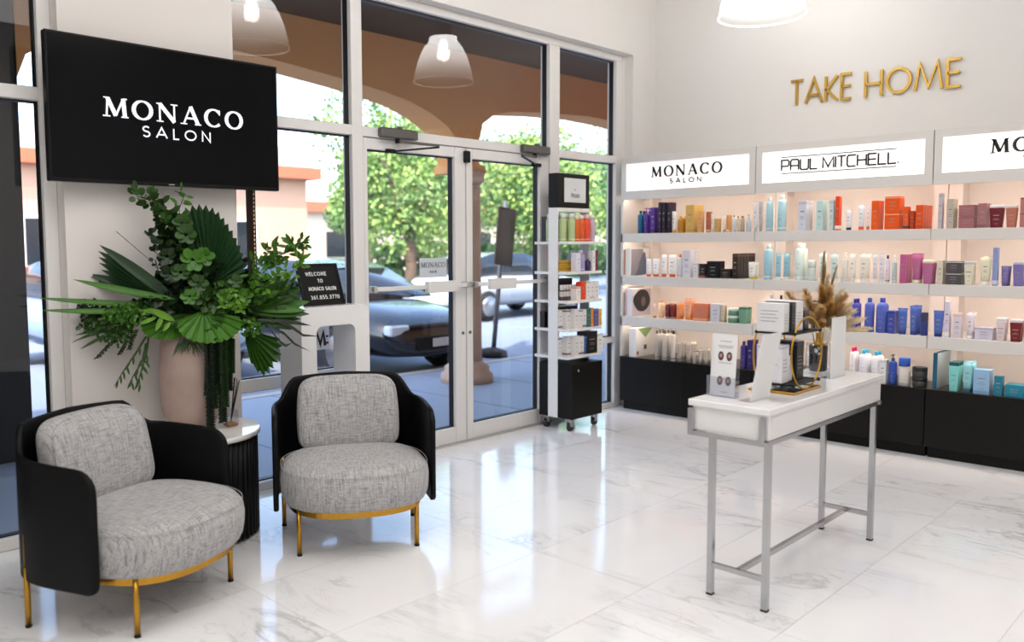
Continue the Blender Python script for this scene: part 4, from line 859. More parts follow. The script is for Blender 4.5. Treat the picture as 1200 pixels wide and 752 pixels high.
sb = MB().box(-.05, .045, -.21, .2, 1.768, 2.035, c=.003).build('sign_box', M_ebony, tw)
MB().box(.0455, .049, -.13, .145, 1.81, 2.0).build('sign_face', mat('pale_card', 'd8dada', .5), sb)
put_text('PUSH', .03, .004, M_ink, (.05, .008, 1.848), R(90), sb, gap=.3, depth=.001)
MB().box(.049, .0505, .0, .01, 1.905, 1.915).build('print_dot', M_ink, sb)
for cx, cy in ((TX0 + .05, TY0 + .04), (TX1 - .05, TY0 + .04), (TX1 - .05, TY1 - .04), (TX0 + .05, TY1 - .04)):
    ca = MB().box(cx - .02, cx + .02, cy - .02, cy + .02, .085, .1).box(cx - .022, cx - .016, cy - .018, cy + .018, .035, .09).box(cx + .016, cx + .022, cy - .018, cy + .018, .035, .09).build('caster', M_chrome, tw)
    w_ = MB().lathe([(.008, -.012), (.03, -.012), (.032, -.008), (.032, .008), (.03, .012), (.008, .012)], n=20).build('wheel', mat('caster_rubber', '303032', .6), ca, (cx, cy, .032)); w_.rotation_euler = (0, R(90), 0)
prev = {}
ends = {}
TN = {'1': 'top tower shelf', '2': 'second tower shelf', '3': 'middle tower shelf', '4': 'fourth tower shelf', '5': 'lowest tower shelf'}
for i, (s, kind, xf, y, w, h, rows, c1, c2, desc) in enumerate(TOWER_GOODS):
    lab = label_for(TOWER_GOODS, i, s, desc, TN[s], 'nearest the white post'); i += 900
    y = max(y, ends.get(s, -9) + .002); ends[s] = y + w
    root, d = make_product(kind, w, h, c1, c2, i, desc); d = min(d, .07)
    root.location = (xf, y + w / 2, TZ[s]); root.rotation_euler = (0, 0, R(90)); root['category'] = CATS[kind]
    root['label'] = lab; root['group'] = 'goods on the rolling display tower'
    for r in range(1, rows):
        c = copy_tree(root); c.location.x -= r * (d + .006); c['group'] = 'tower goods behind the ' + lab.split(',')[0]; c['label'] = back_label(lab, r)
# soaps, small vials and the black cartons further in
for k in range(4):
    t = thing('soap_carton', 'yellow soap carton, ' + ['lower left', 'lower right', 'upper left', 'upper right'][k] + ' of the stack of four on the tower', 'carton', (.245, -1.68 + (k % 2) * .075, 1.263 + (k // 2) * .045), R(90), 'yellow soap cartons on the tower')
    MB().box(-.036, .036, 0, .06, 0, .043, c=.002).build('carton_body', gmat('c89a2c'), t); MB().box(-.037, .037, -.001, .061, .017, .024).build('colour_band', gmat('8a6a30'), t)
for k in range(6):
    t = thing('vial', 'small white capped vial, ' + ['first', 'second', 'third', 'fourth', 'fifth', 'sixth'][k] + ' from the post on middle tower shelf', 'bottle', (.265, -1.70 + k * .036, 1.035), R(90), 'small vials on the middle tower shelf')
    MB().lathe([(.014, 0), (.015, .003), (.015, .075), (.01, .08)], 0, .015, 12).build('bottle_body', gmat('5a4440'), t); MB().lathe([(.012, .08), (.012, .12), (.01, .122)], 0, .015, 12).build('cap', gmat('e8e4e2'), t)
    MB().lathe([(.0152, .03), (.0152, .07)], 0, .015, 12, cap=(False, False)).build('paper_label', gmat('cfc8c6'), t)
for lab, a in (('large black carton filling the back of top tower shelf', (.04, -1.69, 1.5, .10, .16, .2)), ('black carton behind the vials on middle tower shelf', (.12, -1.69, 1.035, .08, .2, .17)), ('black and red carton behind white cartons on fourth tower shelf', (.07, -1.68, .81, .1, .3, .165)), ('dark carton left of the white post on fourth tower shelf', (.04, -1.71, .81, .05, .07, .13))):
    t = thing('carton', lab, 'carton', (a[0], a[1], a[2]), group='dark cartons inside the tower')
    MB().box(0, a[3], 0, a[4], 0, a[5], c=.002).build('carton_body', gmat('0e0d0e'), t)
    MB().box(-.0006, a[3] + .0006, -.0006, a[4] + .0006, a[5] * .92, a[5] * .97).build('colour_band', gmat('5a1418'), t)
# ---------------------------------------------------------------- armchairs
def tweed():
    m = bpy.data.materials.new('grey_tweed'); m.use_nodes = True; N = m.node_tree.nodes; L = m.node_tree.links; b = N['Principled BSDF']
    tc = N.new('ShaderNodeTexCoord'); col = None; hs = []
    for k, sc in enumerate(((16, 240, 16), (240, 16, 240), (420, 420, 420))):
        mp = N.new('ShaderNodeMapping'); mp.inputs['Scale'].default_value = sc; L.new(tc.outputs['Object'], mp.inputs[0])
        nz = N.new('ShaderNodeTexNoise'); nz.inputs['Scale'].default_value = 1; nz.inputs['Detail'].default_value = 5; nz.inputs['Roughness'].default_value = .65; L.new(mp.outputs[0], nz.inputs['Vector'])
        mr = N.new('ShaderNodeMapRange'); mr.inputs['From Min'].default_value = (.47, .47, .42)[k]; mr.inputs['From Max'].default_value = .66; mr.inputs['To Max'].default_value = (.8, .8, .3)[k]; L.new(nz.outputs['Fac'], mr.inputs['Value'])
        mx = N.new('ShaderNodeMix'); mx.data_type = 'RGBA'; L.new(mr.outputs[0], mx.inputs[0]); mx.inputs[7].default_value = lin(('5a585a', '605e60', 'dad8d8')[k])
        if col is None: mx.inputs[6].default_value = lin('b9b7b6')
        else: L.new(col, mx.inputs[6])
        col = mx.outputs[2]; hs.append(nz)
    L.new(col, b.inputs['Base Color']); b.inputs['Roughness'].default_value = .95; b.inputs['Sheen Weight'].default_value = .15
    ad = N.new('ShaderNodeMath'); L.new(hs[0].outputs['Fac'], ad.inputs[0]); L.new(hs[1].outputs['Fac'], ad.inputs[1])
    bp = N.new('ShaderNodeBump'); bp.inputs['Strength'].default_value = .5; bp.inputs['Distance'].default_value = .003; L.new(ad.outputs[0], bp.inputs['Height']); L.new(bp.outputs[0], b.inputs['Normal'])
    return m
M_tweed = tweed()
def spow(v, e): return math.copysign(abs(v) ** e, v)
def seat_pt(a, s=1.0, front=.345, back=.34, side=.362, cx=-.17):
    """plan outline of the seat, a measured from straight ahead"""
    c, n = math.cos(a), math.sin(a); ex = 2 / 2.5
    return (cx + spow(c, ex) * ((front if c > 0 else back) - (1 - s)), spow(n, ex) * (side - (1 - s)))
def armchair(label, loc, rz, rear=.37):
    t = thing('armchair', label, 'armchair', loc, rz, 'grey tweed armchairs with black leather shells')
    NB = 64
    ang = [2 * math.pi * i / NB for i in range(NB)]
    # seat cushion: inset, height
    prof = [(.05, .232), (.012, .238), (.0, .262), (-.006, .30), (-.008, .345), (-.002, .385), (.02, .412), (.05, .427), (.11, .437), (.2, .442)]
    MB().loft([[(*seat_pt(a, 1 - i), z) for a in ang] for i, z in prof]).build('seat', M_tweed, t)
    MB().tube([(*seat_pt(a, 1.0), .405 ) for a in ang], .0019, 6, closed=True).build('piping', M_tweed, t.children[0])
    # brass ring under the seat
    o, i_ = [seat_pt(a, .966) for a in ang], [seat_pt(a, .954) for a in ang]
    rg = [[(*o[k], .203), (*o[k], .233), (*i_[k], .233), (*i_[k], .203)] for k in range(NB)]; rg.append(rg[0])
    MB().loft(rg, cap=(False, False), smooth=False).build('seat_ring', M_gold, t)
    for y in (-.285, .285):
        l = MB().tube([(.012, y, .010), (.012, y, .236)], .0115, 14).build('leg', M_gold, t); MB().lathe([(.0125, 0), (.0125, .011)], .012, y, 14).build('foot', M_black, l)
    for y in (-rear, rear):
        l = MB().tube([(-.45, y, .010), (-.45, y, .24)], .0115, 14).tube([(-.45, y, .24), (-.45, y, .37)], .008, 10).build('leg', M_gold, t); MB().lathe([(.0125, 0), (.0125, .011)], -.45, y, 14).build('foot', M_black, l)
    # leather shell
    pts = []; n = 72
    for k in range(n + 1):
        s = k / n; th = math.pi * (.5 + s)   # from left side, round the back, to the right side
        c, sn = math.cos(th), math.sin(th); ex = 2 / 3.0
        pts.append(Vector((-.25 + spow(c, ex) * .355, spow(sn, ex) * .388)))
    pts = [Vector((-.065 - .185 * i / 6, .388)) for i in range(6)] + pts + [Vector((-.25 + .185 * (i + 1) / 6, -.388)) for i in range(6)]
    L_ = [0]
    for a, b in zip(pts, pts[1:]): L_.append(L_[-1] + (b - a).length)
    tot = L_[-1]; rings = []
    # fine stations near the ends
    st = [0, .004, .012, .025, .045, .07, .1]; st = st + [.1 + (tot - .2) * i / 60 for i in range(1, 60)] + [tot - v for v in reversed(st)]
    def at(s):
        for k in range(len(L_) - 1):
            if L_[k + 1] >= s: break
        f = (s - L_[k]) / max(1e-9, L_[k + 1] - L_[k]); p = pts[k].lerp(pts[k + 1], min(1, max(0, f))); d = (pts[k + 1] - pts[k]).normalized(); return p, Vector((d.y, -d.x))
    for s in st:
        p, nn = at(s); nn = -nn if nn.dot(p - Vector((-.2, 0))) < 0 else nn
        e = min(s, tot - s); Rr = .09; rb = .05
        q = abs(s - tot / 2) / (tot / 2)     # 0 at the back, 1 at the arm fronts
        bk = max(0, min(1, (.50 - q) / .16)); bk = bk * bk * (3 - 2 * bk)
        top = .655 + .035 * (1 - q) + .10 * bk
        if e < Rr: top -= Rr - math.sqrt(max(0, Rr * Rr - (Rr - e) ** 2))
        bot = .185
        if e < rb: bot += rb - math.sqrt(max(0, rb * rb - (rb - e) ** 2))
        th = .013 if e > .012 else .006 + .007 * e / .012
        cs = []
        for (o_, z) in ((1, bot + .008), (1, top - .012), (.7, top - .003), (0, top), (-.7, top - .003), (-1, top - .012), (-1, bot + .008), (-.6, bot), (.6, bot)):
            cs.append((p.x + nn.x * th * o_, p.y + nn.y * th * o_, z))
        rings.append(cs)
    MB().loft(rings).build('shell', M_leather, t)
    # back cushion
    rings = []; nu, nv = 28, 18
    def cush(u, v):
        cu, su = math.cos(u), math.sin(u); cv, sv = math.cos(v), math.sin(v)
        y = spow(cv, .34) * spow(cu, .34) * .272; zz = spow(cv, .34) * spow(su, .34) * .192; x = spow(sv, .75) * .082
        x *= 1 - .25 * abs(zz / .2) ** 3
        return (-.475 + x + .55 * y * y - zz * .2, y * (1 - .07 * (zz / .2 > 0) * (zz / .2) ** 2), .595 + zz)
    for j in range(nv + 1): rings.append([cush(2 * math.pi * i / nu, -math.pi / 2 + math.pi * j / nv) for i in range(nu)])
    bc = MB().loft(rings, cap=(False, False)).build('back_cushion', M_tweed, t, subd=1)
    MB().tube([cush(2 * math.pi * i / 56, .55) for i in range(56)], .0028, 6, closed=True).build('piping', M_tweed, bc)
    return t
armchair('grey tweed and black leather armchair nearest the left edge, beside the plant table', (1.2135, -5.376, 0), math.atan2(.404, .915))
armchair('grey tweed and black leather armchair standing between the plant table and glass doors', (1.21, -4.474, 0), math.atan2(-.521, .853), .345)

# ---------------------------------------------------------------- side table
TX, TY, TR, TH = .412, -4.915, .335, .544
t = thing('side_table', 'round side table with fluted black drum and white marble top', 'side table', (TX, TY, 0))
n = 56; prof = []
ringa = []
for k in range(n):
    for f, rr in ((-.36, .0), (-.3, .0105), (-.15, .014), (.15, .014), (.3, .0105), (.36, .0)):
        a = 2 * math.pi * (k + f) / n; ringa.append((TR - .028 + rr, a))
MB().loft([[(r * math.cos(a), r * math.sin(a), z) for r, a in ringa] for z in (.012, TH - .026)]).build('drum', mat('black_fluted_wood', '08080a', .5, spec=.25), t)
MB().lathe([(TR - .04, 0), (TR - .035, .012)], n=48).build('foot_ring', M_black, t)
MB().lathe([(TR - .004, TH - .027), (TR, TH - .023), (TR, TH - .004), (TR - .004, TH)], n=72).build('table_top', mat('white_marble_top', 'e8e4e0', .08, var=.06, scale=5, coat=.5), t)

# ---------------------------------------------------------------- vase, diffuser
VX, VY = .305, -4.862
M_stone = mat('blush_stoneware', 'ad968c', .6, var=.3, scale=7, bump=.12)
v = thing('vase', 'tall blush stone vase holding the big green arrangement', 'vase', (VX, VY, TH))
MB().lathe([(.085, 0), (.11, .008), (.14, .05), (.156, .11), (.161, .18), (.16, .28), (.157, .36), (.152, .44), (.147, .49), (.135, .49), (.137, .44)], n=48).build('vase_body', M_stone, v)
d = thing('reed_diffuser', 'small square glass diffuser with dark reeds on the marble table', 'diffuser', (.49, -4.745, TH))
MB().box(-.031, .031, -.031, .031, .0, .088, c=.004).build('glass_bottle', M_clear, d)
MB().box(-.027, .027, -.027, .027, .006, .018).build('amber_oil', mat('amber_oil', 'a86a14', .2), d)
MB().box(-.028, .0, -.0325, -.0315, .02, .06).build('paper_label', mat('label_white', 'e8ebf0', .5), d)
MB().lathe([(.012, .088), (.012, .1), (.011, .1)], n=12).build('neck', M_clear, d)
for k in range(5): MB().tube([(0, 0, .02), (.012 * math.cos(k * 1.3) + .02, .014 * math.sin(k * 1.3) + .03, .235 + .006 * k)], .0022, 5).build('reed', M_black, d)
gd = thing('bud_vase', 'small clear glass bud dish beside the diffuser', 'vase', (.44, -4.86, TH))
MB().lathe([(.03, 0), (.034, .004), (.034, .02), (.03, .02), (.03, .006)], n=24, cap=(True, False)).build('glass_dish', M_clear, gd)

# ---------------------------------------------------------------- white pedestal with rounded opening, letter board
p = thing('pedestal', 'tall white display pedestal with rounded opening, under the letter board', 'pedestal', (.07, -4.17, 0))
def rounded(y0, y1, z0, z1, r, corners=(1, 1, 1, 1), n=6):
    P = []
    for (cy, cz, a0, on) in ((y1 - r, z1 - r, 0, corners[0]), (y0 + r, z1 - r, 90, corners[1]), (y0 + r, z0 + r, 180, corners[2]), (y1 - r, z0 + r, 270, corners[3])):
        if on:
            for i in range(n + 1): a = R(a0 + 90 * i / n); P.append((cy + r * math.cos(a), cz + r * math.sin(a)))
        else: P += [(cy + r * (1 if a0 in (0, 270) else -1), cz + r * (1 if a0 < 180 else -1))] * (n + 1)
    return P
out = rounded(0, .50, 0, 1.118, .055, (1, 1, 0, 0)); inn = rounded(.105, .392, .3, 1.002, .045)
MB().loft([[(0, a, b) for a, b in out], [(.23, a, b) for a, b in out], [(.23, a, b) for a, b in inn], [(0, a, b) for a, b in inn], [(0, a, b) for a, b in out]], cap=(False, False), smooth=False).build('pedestal_body', M_white, p)
nt = thing('door_notice', 'small white notice reading M: seen through the pedestal opening', 'notice', (.012, -3.83, .80))
MB().box(0, .003, -.2, .06, .02, .18).build('notice_card', mat('notice_card', 'e4e2e4', .5), nt)
put_text('M:', .085, .02, M_ink, (.0035, .0, .045), R(90), nt, gap=.15, width=.095)
lb = thing('letter_board', 'small black letter board with white letters leaning on the white pedestal', 'letter board', (.205, -3.93, 1.118))
lb.rotation_euler = (0, R(-20), 0)
MB().box(-.012, 0, -.148, .148, 0, .264, c=.002).build('felt_board', mat('black_felt', '101011', .9), lb)
fb = MB()
for a in ((-.15, .15, 0, .012), (-.15, .15, .254, .266), (-.15, -.138, .012, .254), (.138, .15, .012, .254)): fb.box(-.013, .005, *a)
fb.build('board_frame', M_black, lb)
M_wl = mat('white_letters', 'f0efed', .5)
for txt, z, yo, wd in (('WELCOME', .19, -.02, .15), ('TO', .145, 0, .035), ('MONACO SALON', .095, .005, .2), ('361.855.3770', .04, .012, .21)):
    put_text(txt, .022, .0038, M_wl, (.001, yo, z), R(90), lb, gap=.28, depth=.002, width=wd)

# ---------------------------------------------------------------- display desk
ds = thing('console_table', 'narrow white display console on slim chrome legs', 'table', (2.765, -3.165, 0))
MB().box(-.165, .168, -.605, .612, .70, .802, c=.002).build('apron_box', M_white, ds)
MB().box(-.177, .178, -.625, .628, .803, .83, c=.003).build('table_top', mat('white_stone_top', 'efedec', .1, var=.03, scale=6, coat=.5), ds)
gl = MB().box(.168, .170, -.585, .59, .712, .79).build('side_panel', M_white, ds)
for lx in (-.085, .155):
    for ly in (-.58, .565):
        l = MB().bar((lx, ly, .008), (lx, ly, .68), .024).build('leg', M_chrome, ds)
        MB().box(lx - .013, lx + .013, ly - .013, ly + .013, 0, .008).build('foot', M_black, l)
fr = MB()
for y in (-.62, .605): fr.bar((-.175, y, .689), (.175, y, .689), .018)
for x in (-.155, .16): fr.bar((x, -.62, .689), (x, .605, .689), .018)
fr.build('steel_frame', M_chrome, ds)
for y in (-.632, .617):
    for x in (-.163, .148): MB().box(x - .011, x + .011, y, y + .02, .68, .792, c=.001).build('bracket', M_chrome, ds)
for y in (-.58, .565): MB().bar((-.085, y, .131), (.155, y, .131), .02).build('stretcher', M_chrome, ds)
MB().bar((.035, -.58, .131), (.035, .565, .131), .02).build('stretcher', M_chrome, ds)

# leaflets in an acrylic holder
TT = .8305
h = thing('leaflet_holder', 'clear acrylic leaflet holder on the near end of the console', 'holder', (2.665, -3.64, TT))
MB().box(-.065, .065, -.02, -.0185, 0, .085).box(-.065, .065, .018, .0195, 0, .12).box(-.065, -.0635, -.02, .018, 0, .085).box(.0635, .065, -.02, .018, 0, .085).box(-.065, .065, -.02, .018, 0, .0015).build('acrylic_pocket', M_clear, h)
M_paper = mat('leaflet_paper', 'ecebea', .5, var=.01)
for k, (dx, dy, lab) in enumerate(((.01, -.012, 'white leaflet with four small portraits, front one in the holder'), (-.012, .002, 'white leaflet behind the front one, shifted left'))):
    l = thing('leaflet', lab, 'leaflet', (2.665 + dx, -3.64 + dy, TT + .002)); l.rotation_euler = (R(-4), 0, 0)
    MB().box(-.05, .05, 0, .0015, 0, .262).build('paper', M_paper, l)
    pm = MB()
    for z, w_ in ((.232, .05), (.212, .07), (.205, .06), (.14, .06), (.07, .05), (.016, .03)): pm.box(-w_ / 2, w_ / 2, -.0006, 0, z, z + .003)
    pm.build('print', gmat('a8a8ac'), l, kind='stuff')
    for z in (.15, .045) if k == 0 else ():
        for x in (-.02, .018):
            MB().add([(x + .013 * math.cos(a * .5236), -.001, z + .02 + .02 * math.sin(a * .5236)) for a in range(12)], [tuple(range(12))]).build('portrait_hair', gmat('5a3c3a'), l)
            MB().add([(x + .006 * math.cos(a * .7854), -.0016, z + .022 + .009 * math.sin(a * .7854)) for a in range(8)], [tuple(range(8))]).build('portrait_face', gmat('c09a8c'), l)
# slanted and upright white cards
def card(lab, x, y, w, h_, lean, rz=0):
    s = thing('card_stand', lab, 'card', (x, y, TT), rz)
    MB().loft([[(0, 0, 0), (.003, 0, 0), (.003, w, 0), (0, w, 0)], [(lean, 0, h_), (lean + .003, 0, h_), (lean + .003, w, h_), (lean, w, h_)]], smooth=False).build('card_panel', M_paper, s)
    MB().box(-.05, .004, 0, w, 0, .003).build('acrylic_foot', M_clear, s)
card('white card leaning in a stand between the leaflets and gold hoops', 2.815, -3.70, .17, .28, .05)
card('upright white card in front of the dried grasses on the console', 2.815, -2.88, .168, .292, .0)

# gold hoop display stand
hs = thing('hoop_stand', 'gold double hoop display stand with black slatted shelves on the console', 'display stand', (2.775, -3.26, TT))
for x in (-.085, .085): MB().tube([(x, .158 * math.sin(a * math.pi / 24), .166 - .158 * math.cos(a * math.pi / 24)) for a in range(48)], .0042, 8, closed=True).build('hoop', M_gold, hs)
MB().tube([(-.1, -.16, .005), (.1, -.16, .005), (.1, .12, .005), (-.1, .12, .005)], .005, 6, closed=True, smooth=False).build('base_frame', M_gold, hs)
MB().box(-.095, .095, -.155, .115, .002, .006).build('base_mirror', mat('base_mirror', 'a8aaac', .06, 1.), hs)
for z in (.035, .258):
    sm = MB().tube([(-.085, -.14, z), (.085, -.14, z), (.085, .13, z), (-.085, .13, z)], .0045, 6, closed=True, smooth=False)
    for k in range(7): sm.box(-.085 + k * .0265, -.074 + k * .0265, -.14, .13, z - .003, z + .003)
    o = sm.build('slatted_shelf', M_black, hs)
    for xx in (-.085, .085):
        for yy in (-.13, .13): MB().lathe([(.004, -.008), (.008, -.004), (.008, .004), (.004, .008)], xx, yy, 10).build('knob', M_black, o, (0, 0, z))
def plain_box(lab, x, y, z, w, d_, h_, c, rz=0, strip=None):
    b = thing('carton', lab, 'carton', (x, y, z), rz, 'cartons on the hoop stand')
    MB().box(0, w, 0, d_, 0, h_, c=.0012).build('carton_body', gmat(c), b)
    pr = MB()
    for k in range(4): pr.box(w * .14, w * (.8 - .1 * (k % 2)), -.0007, 0, h_ * (.72 - k * .12), h_ * (.74 - k * .12)); pr.box(w, w + .0007, d_ * .15, d_ * .7, h_ * (.6 - k * .1), h_ * (.615 - k * .1))
    pr.build('print', ink_for(c), b, kind='stuff')
    if strip: MB().box(-.0006, w + .0006, -.0006, d_ + .0006, h_ * .9, h_ * .96).build('colour_band', gmat(strip), b)
Z1, Z2 = TT + .04, TT + .263
plain_box('white lettered carton, left on the upper shelf of the hoop stand', 2.695, -3.400, Z2, .12, .055, .125, 'e6e4e4')
plain_box('black carton, middle of the upper shelf of the hoop stand', 2.700, -3.340, Z2, .125, .035, .128, '1c1c1f', strip='3a3a40')
plain_box('plain white carton, right on the upper shelf of the hoop stand', 2.695, -3.297, Z2, .13, .07, .13, 'e9e7e7')
plain_box('small black carton at the far end of the upper hoop shelf', 2.715, -3.215, Z2, .11, .05, .085, '222024', strip='4a4a50')
plain_box('tall white carton, left on the lower shelf of the hoop stand', 2.695, -3.395, Z1, .115, .07, .165, 'e4e3e6', strip='c8c4d0')
plain_box('short white carton, beside the tall white one on the lower hoop shelf', 2.710, -3.318, Z1, .09, .05, .11, 'dededf')
plain_box('tall black carton with blue print on the lower hoop shelf', 2.705, -3.255, Z1, .11, .07, .17, '1a1c20', strip='2c3c54')
plain_box('orange jar carton at the far end of the lower hoop shelf', 2.735, -3.175, Z1, .06, .035, .10, 'd88a20', strip='f0e8d8')

# vase of dried grasses
g = thing('dried_grass_vase', 'black and gold vase in clear glass on the console behind the white card', 'vase', (2.69, -2.72, TT))
MB().lathe([(.034, .01), (.04, .014), (.042, .03), (.043, .135), (.041, .14)], n=32).build('vase_body', mat('matt_black_vase', '060607', .5, spec=.25), g)
MB().lathe([(.04, .14), (.016, .155), (.012, .18), (.015, .2), (.012, .2)], n=24).build('gold_neck', M_gold, g)
MB().lathe([(.045, 0), (.056, .005), (.058, .06), (.055, .15), (.054, .15)], n=32, cap=(True, False)).build('glass_sleeve', M_clear, g)
pg = thing('dried_grass_bouquet', 'tan dried pampas and bunny tail grasses fanning from the console vase', 'dried flowers', (2.69, -2.72, TT + .2), math.atan2(.893, .45))
rnd = random.Random(11)
M_dry = [mat('dried_grass_%s' % k, c, .8, var=.2, scale=40) for k, c in (('tan', 'd0ab74'), ('pale', 'e2cda8'), ('brown', 'a07c48'), ('ochre', 'c4954c'))]
def plume(u, z, n_, r_, m, L0=0.):
    """feathery plume from neck to (u, depth, z)"""
    tip = Vector((u, n_, z)); mb = MB(); Lg = tip.length; dirv = tip / Lg
    mb.tube([(0, 0, -.15), tuple(tip * .3 + Vector((0, 0, .01))), tuple(tip)], [.0016, .0014, .0006], 5)
    k = int(260 + 9000 * r_)
    for i in range(k):
        tpos = rnd.uniform(.38, 1.0); base = tip * tpos + Vector((0, 0, .01 * math.sin(tpos * 3)))
        w = r_ * math.sin(max(.12, (1.02 - tpos) / .64) ** .6 * math.pi * .62) 
        a = rnd.uniform(0, 6.283); side = dirv.orthogonal().normalized(); side.rotate(Matrix.Rotation(a, 3, dirv))
        e = base + dirv * rnd.uniform(.012, .03) + side * w
        q = dirv.cross(side) * rnd.uniform(.001, .0022)
        mb.add([base - q, base + q, e + q * .3, e - q * .3], [(0, 1, 2, 3)])
    mb.build('grass_plume', m, pg)
for (u, z, n_, r_, m) in ((.02, .385, 0, .014, 2), (.045, .33, .02, .012, 2), (.075, .31, -.02, .01, 2), (-.06, .2, .03, .03, 3), (-.10, .17, -.03, .03, 0), (-.15, .14, 0, .028, 3), (-.12, .1, -.06, .028, 0), (-.035, .23, -.05, .03, 3), (0, .22, -.07, .034, 0), (.04, .22, -.03, .034, 1), (.08, .2, .03, .034, 1), (.11, .18, -.05, .034, 0), (.14, .15, .02, .03, 1), (.17, .1, -.04, .026, 1), (.23, .05, -.02, .02, 1), (.26, .0, -.03, .014, 1), (.2, .02, .02, .02, 1), (-.07, .13, -.09, .03, 0), (.05, .14, -.1, .03, 0), (-.02, .15, -.1, .03, 3), (.1, .11, -.09, .028, 1), (-.05, .06, -.08, .022, 0), (0, .07, -.1, .024, 1), (.05, .06, -.08, .022, 1), (.2, .13, .02, .026, 1), (.27, .06, .0, .022, 1), (.3, .01, -.02, .016, 1), (-.17, .19, .02, .02, 3), (.02, .28, -.03, .024, 1), (.16, .2, .03, .024, 1)): plume(u, z, -n_ if False else n_, r_, M_dry[m])
# loose pale wisps
for u, z in ((-.21, .26), (.14, .31), (.12, .28)): MB().tube([(0, 0, 0), (u * .4, -.01, z * .6), (u, 0, z)], .0008, 4).build('grass_wisp', M_dry[1], pg)
# ---------------------------------------------------------------- big green arrangement in the vase
# local frame: x along the room diagonal, y away from the seats, z up, origin at the vase foot
pl = thing('floral_arrangement', 'large green palm and foliage arrangement spreading from the blush vase', 'plant', (VX, VY, TH), math.atan2(.893, .45))
def leafmat(name, c, var=.25, tl=.25):
    m = mat(name, c, .42, var=var, scale=14); b = m.node_tree.nodes['Principled BSDF']; b.inputs['Subsurface Weight'].default_value = 0
    return m
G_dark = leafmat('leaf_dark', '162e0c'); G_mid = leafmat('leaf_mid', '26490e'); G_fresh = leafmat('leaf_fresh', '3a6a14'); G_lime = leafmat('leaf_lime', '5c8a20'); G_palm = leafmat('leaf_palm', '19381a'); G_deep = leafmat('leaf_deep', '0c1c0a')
rnd = random.Random(5)
def blade(mb, a, b, w, up=(0, -1, 0), sag=.0, fold=.25, nseg=6, mi=0, shape='lance'):
    a = Vector(a); b = Vector(b); d = b - a; L_ = d.length; t = d / L_; up = Vector(up); s = t.cross(up)
    if s.length < .05: s = t.cross(Vector((.3, .2, 1)))
    s.normalize(); nrm = s.cross(t).normalized(); rings = []
    for i in range(nseg + 1):
        k = i / nseg; c = a + d * k + Vector((0, 0, -sag * 4 * k * (1 - k) * -1 if sag < 0 else -sag * k * k))
        if shape == 'lance': ww = w * (math.sin(math.pi * min(1, k * .92 + .08)) ** .7)
        elif shape == 'round': ww = w * math.sqrt(max(0, 1 - (2 * k - 1) ** 2)) 
        else: ww = w * (1 - k) ** .6 if k > .3 else w * (.5 + k * 1.1)
        if i == nseg: ww = w * .03
        if i == 0: ww = max(ww * .3, w * .08)
        rings.append([c - s * ww / 2 + nrm * fold * ww / 2, c, c + s * ww / 2 + nrm * fold * ww / 2])
    mb.loft(rings, mi, cap=(False, False), closed=False)
def fan(name, hub, tips, m, depth_dir=(0, -1, 0), pleat=.008, notch=.82, hubw=.01, stem=True, curve=0.):
    """pleated palm fan; tips is the outline"""
    mb = MB(); H = Vector(hub); dd = Vector(depth_dir); n = len(tips); rows = []
    for lv, f in enumerate((.05, .35, .68, 1.0)):
        row = []
        for i in range(2 * n - 1):
            T = Vector(tips[i // 2]) if i % 2 == 0 else (Vector(tips[i // 2]) + Vector(tips[i // 2 + 1])) / 2
            ff = f if i % 2 == 0 else min(f, notch)
            p = H + (T - H) * ff + dd * ((pleat if i % 2 == 0 else -pleat) * min(1, ff * 1.3)) + dd * curve * ff * ff
            row.append(p)
        rows.append(row)
    mb.loft(rows, 0, cap=(False, False), closed=False, smooth=False)
    if stem: mb.tube([tuple(H), tuple(H * .5 + Vector((0, 0, .25))), (0, 0, .45)], .004, 5)
    return mb.build(name, m, pl)
def P(uz, y=0.): return (uz[0], y, uz[1])
# right standing fan
hub = P((0.106, 0.732), -.03); arc = [(-0.050, 1.052), (-0.036, 1.105), (-0.006, 1.136), (0.028, 1.149), (0.062, 1.154), (0.096, 1.150), (0.130, 1.137), (0.159, 1.115), (0.184, 1.084), (0.205, 1.053), (0.226, 1.017), (0.246, 0.977), (0.263, 0.936), (0.275, 0.896), (0.282, 0.851), (0.286, 0.805), (0.276, 0.760), (0.258, 0.729)]
fan('palm_leaf', hub, [P(p, -.02 - .002 * i) for i, p in enumerate(arc)], G_palm, pleat=.007, notch=.93)
# left spear fan
hub = P((-0.066, 0.656), -.02); arc = [(-0.416, 0.945), (-0.425, 0.915), (-0.426, 0.885), (-0.424, 0.855), (-0.417, 0.820), (-0.410, 0.790), (-0.493, 0.800), (-0.455, 0.756), (-0.541, 0.779)]
mb = MB()
for i, p in enumerate(arc): blade(mb, hub, P(p, -.06 + .012 * i), .06, up=(.1, -1, .3), fold=.6, nseg=8)
mb.build('palm_leaf', G_palm, pl)
# long blades to the left
for p, q, w in (((-0.125, 0.640), (-0.691, 0.693), .032), ((-0.110, 0.613), (-0.686, 0.634), .034), ((-0.070, 0.665), (-0.533, 0.779), .04)):
    mb = MB(); blade(mb, P(p, -.05), P(q, -.14), w, up=(0, -1, .6), sag=-.01, fold=.5, nseg=10); mb.build('sword_leaf', G_fresh, pl)
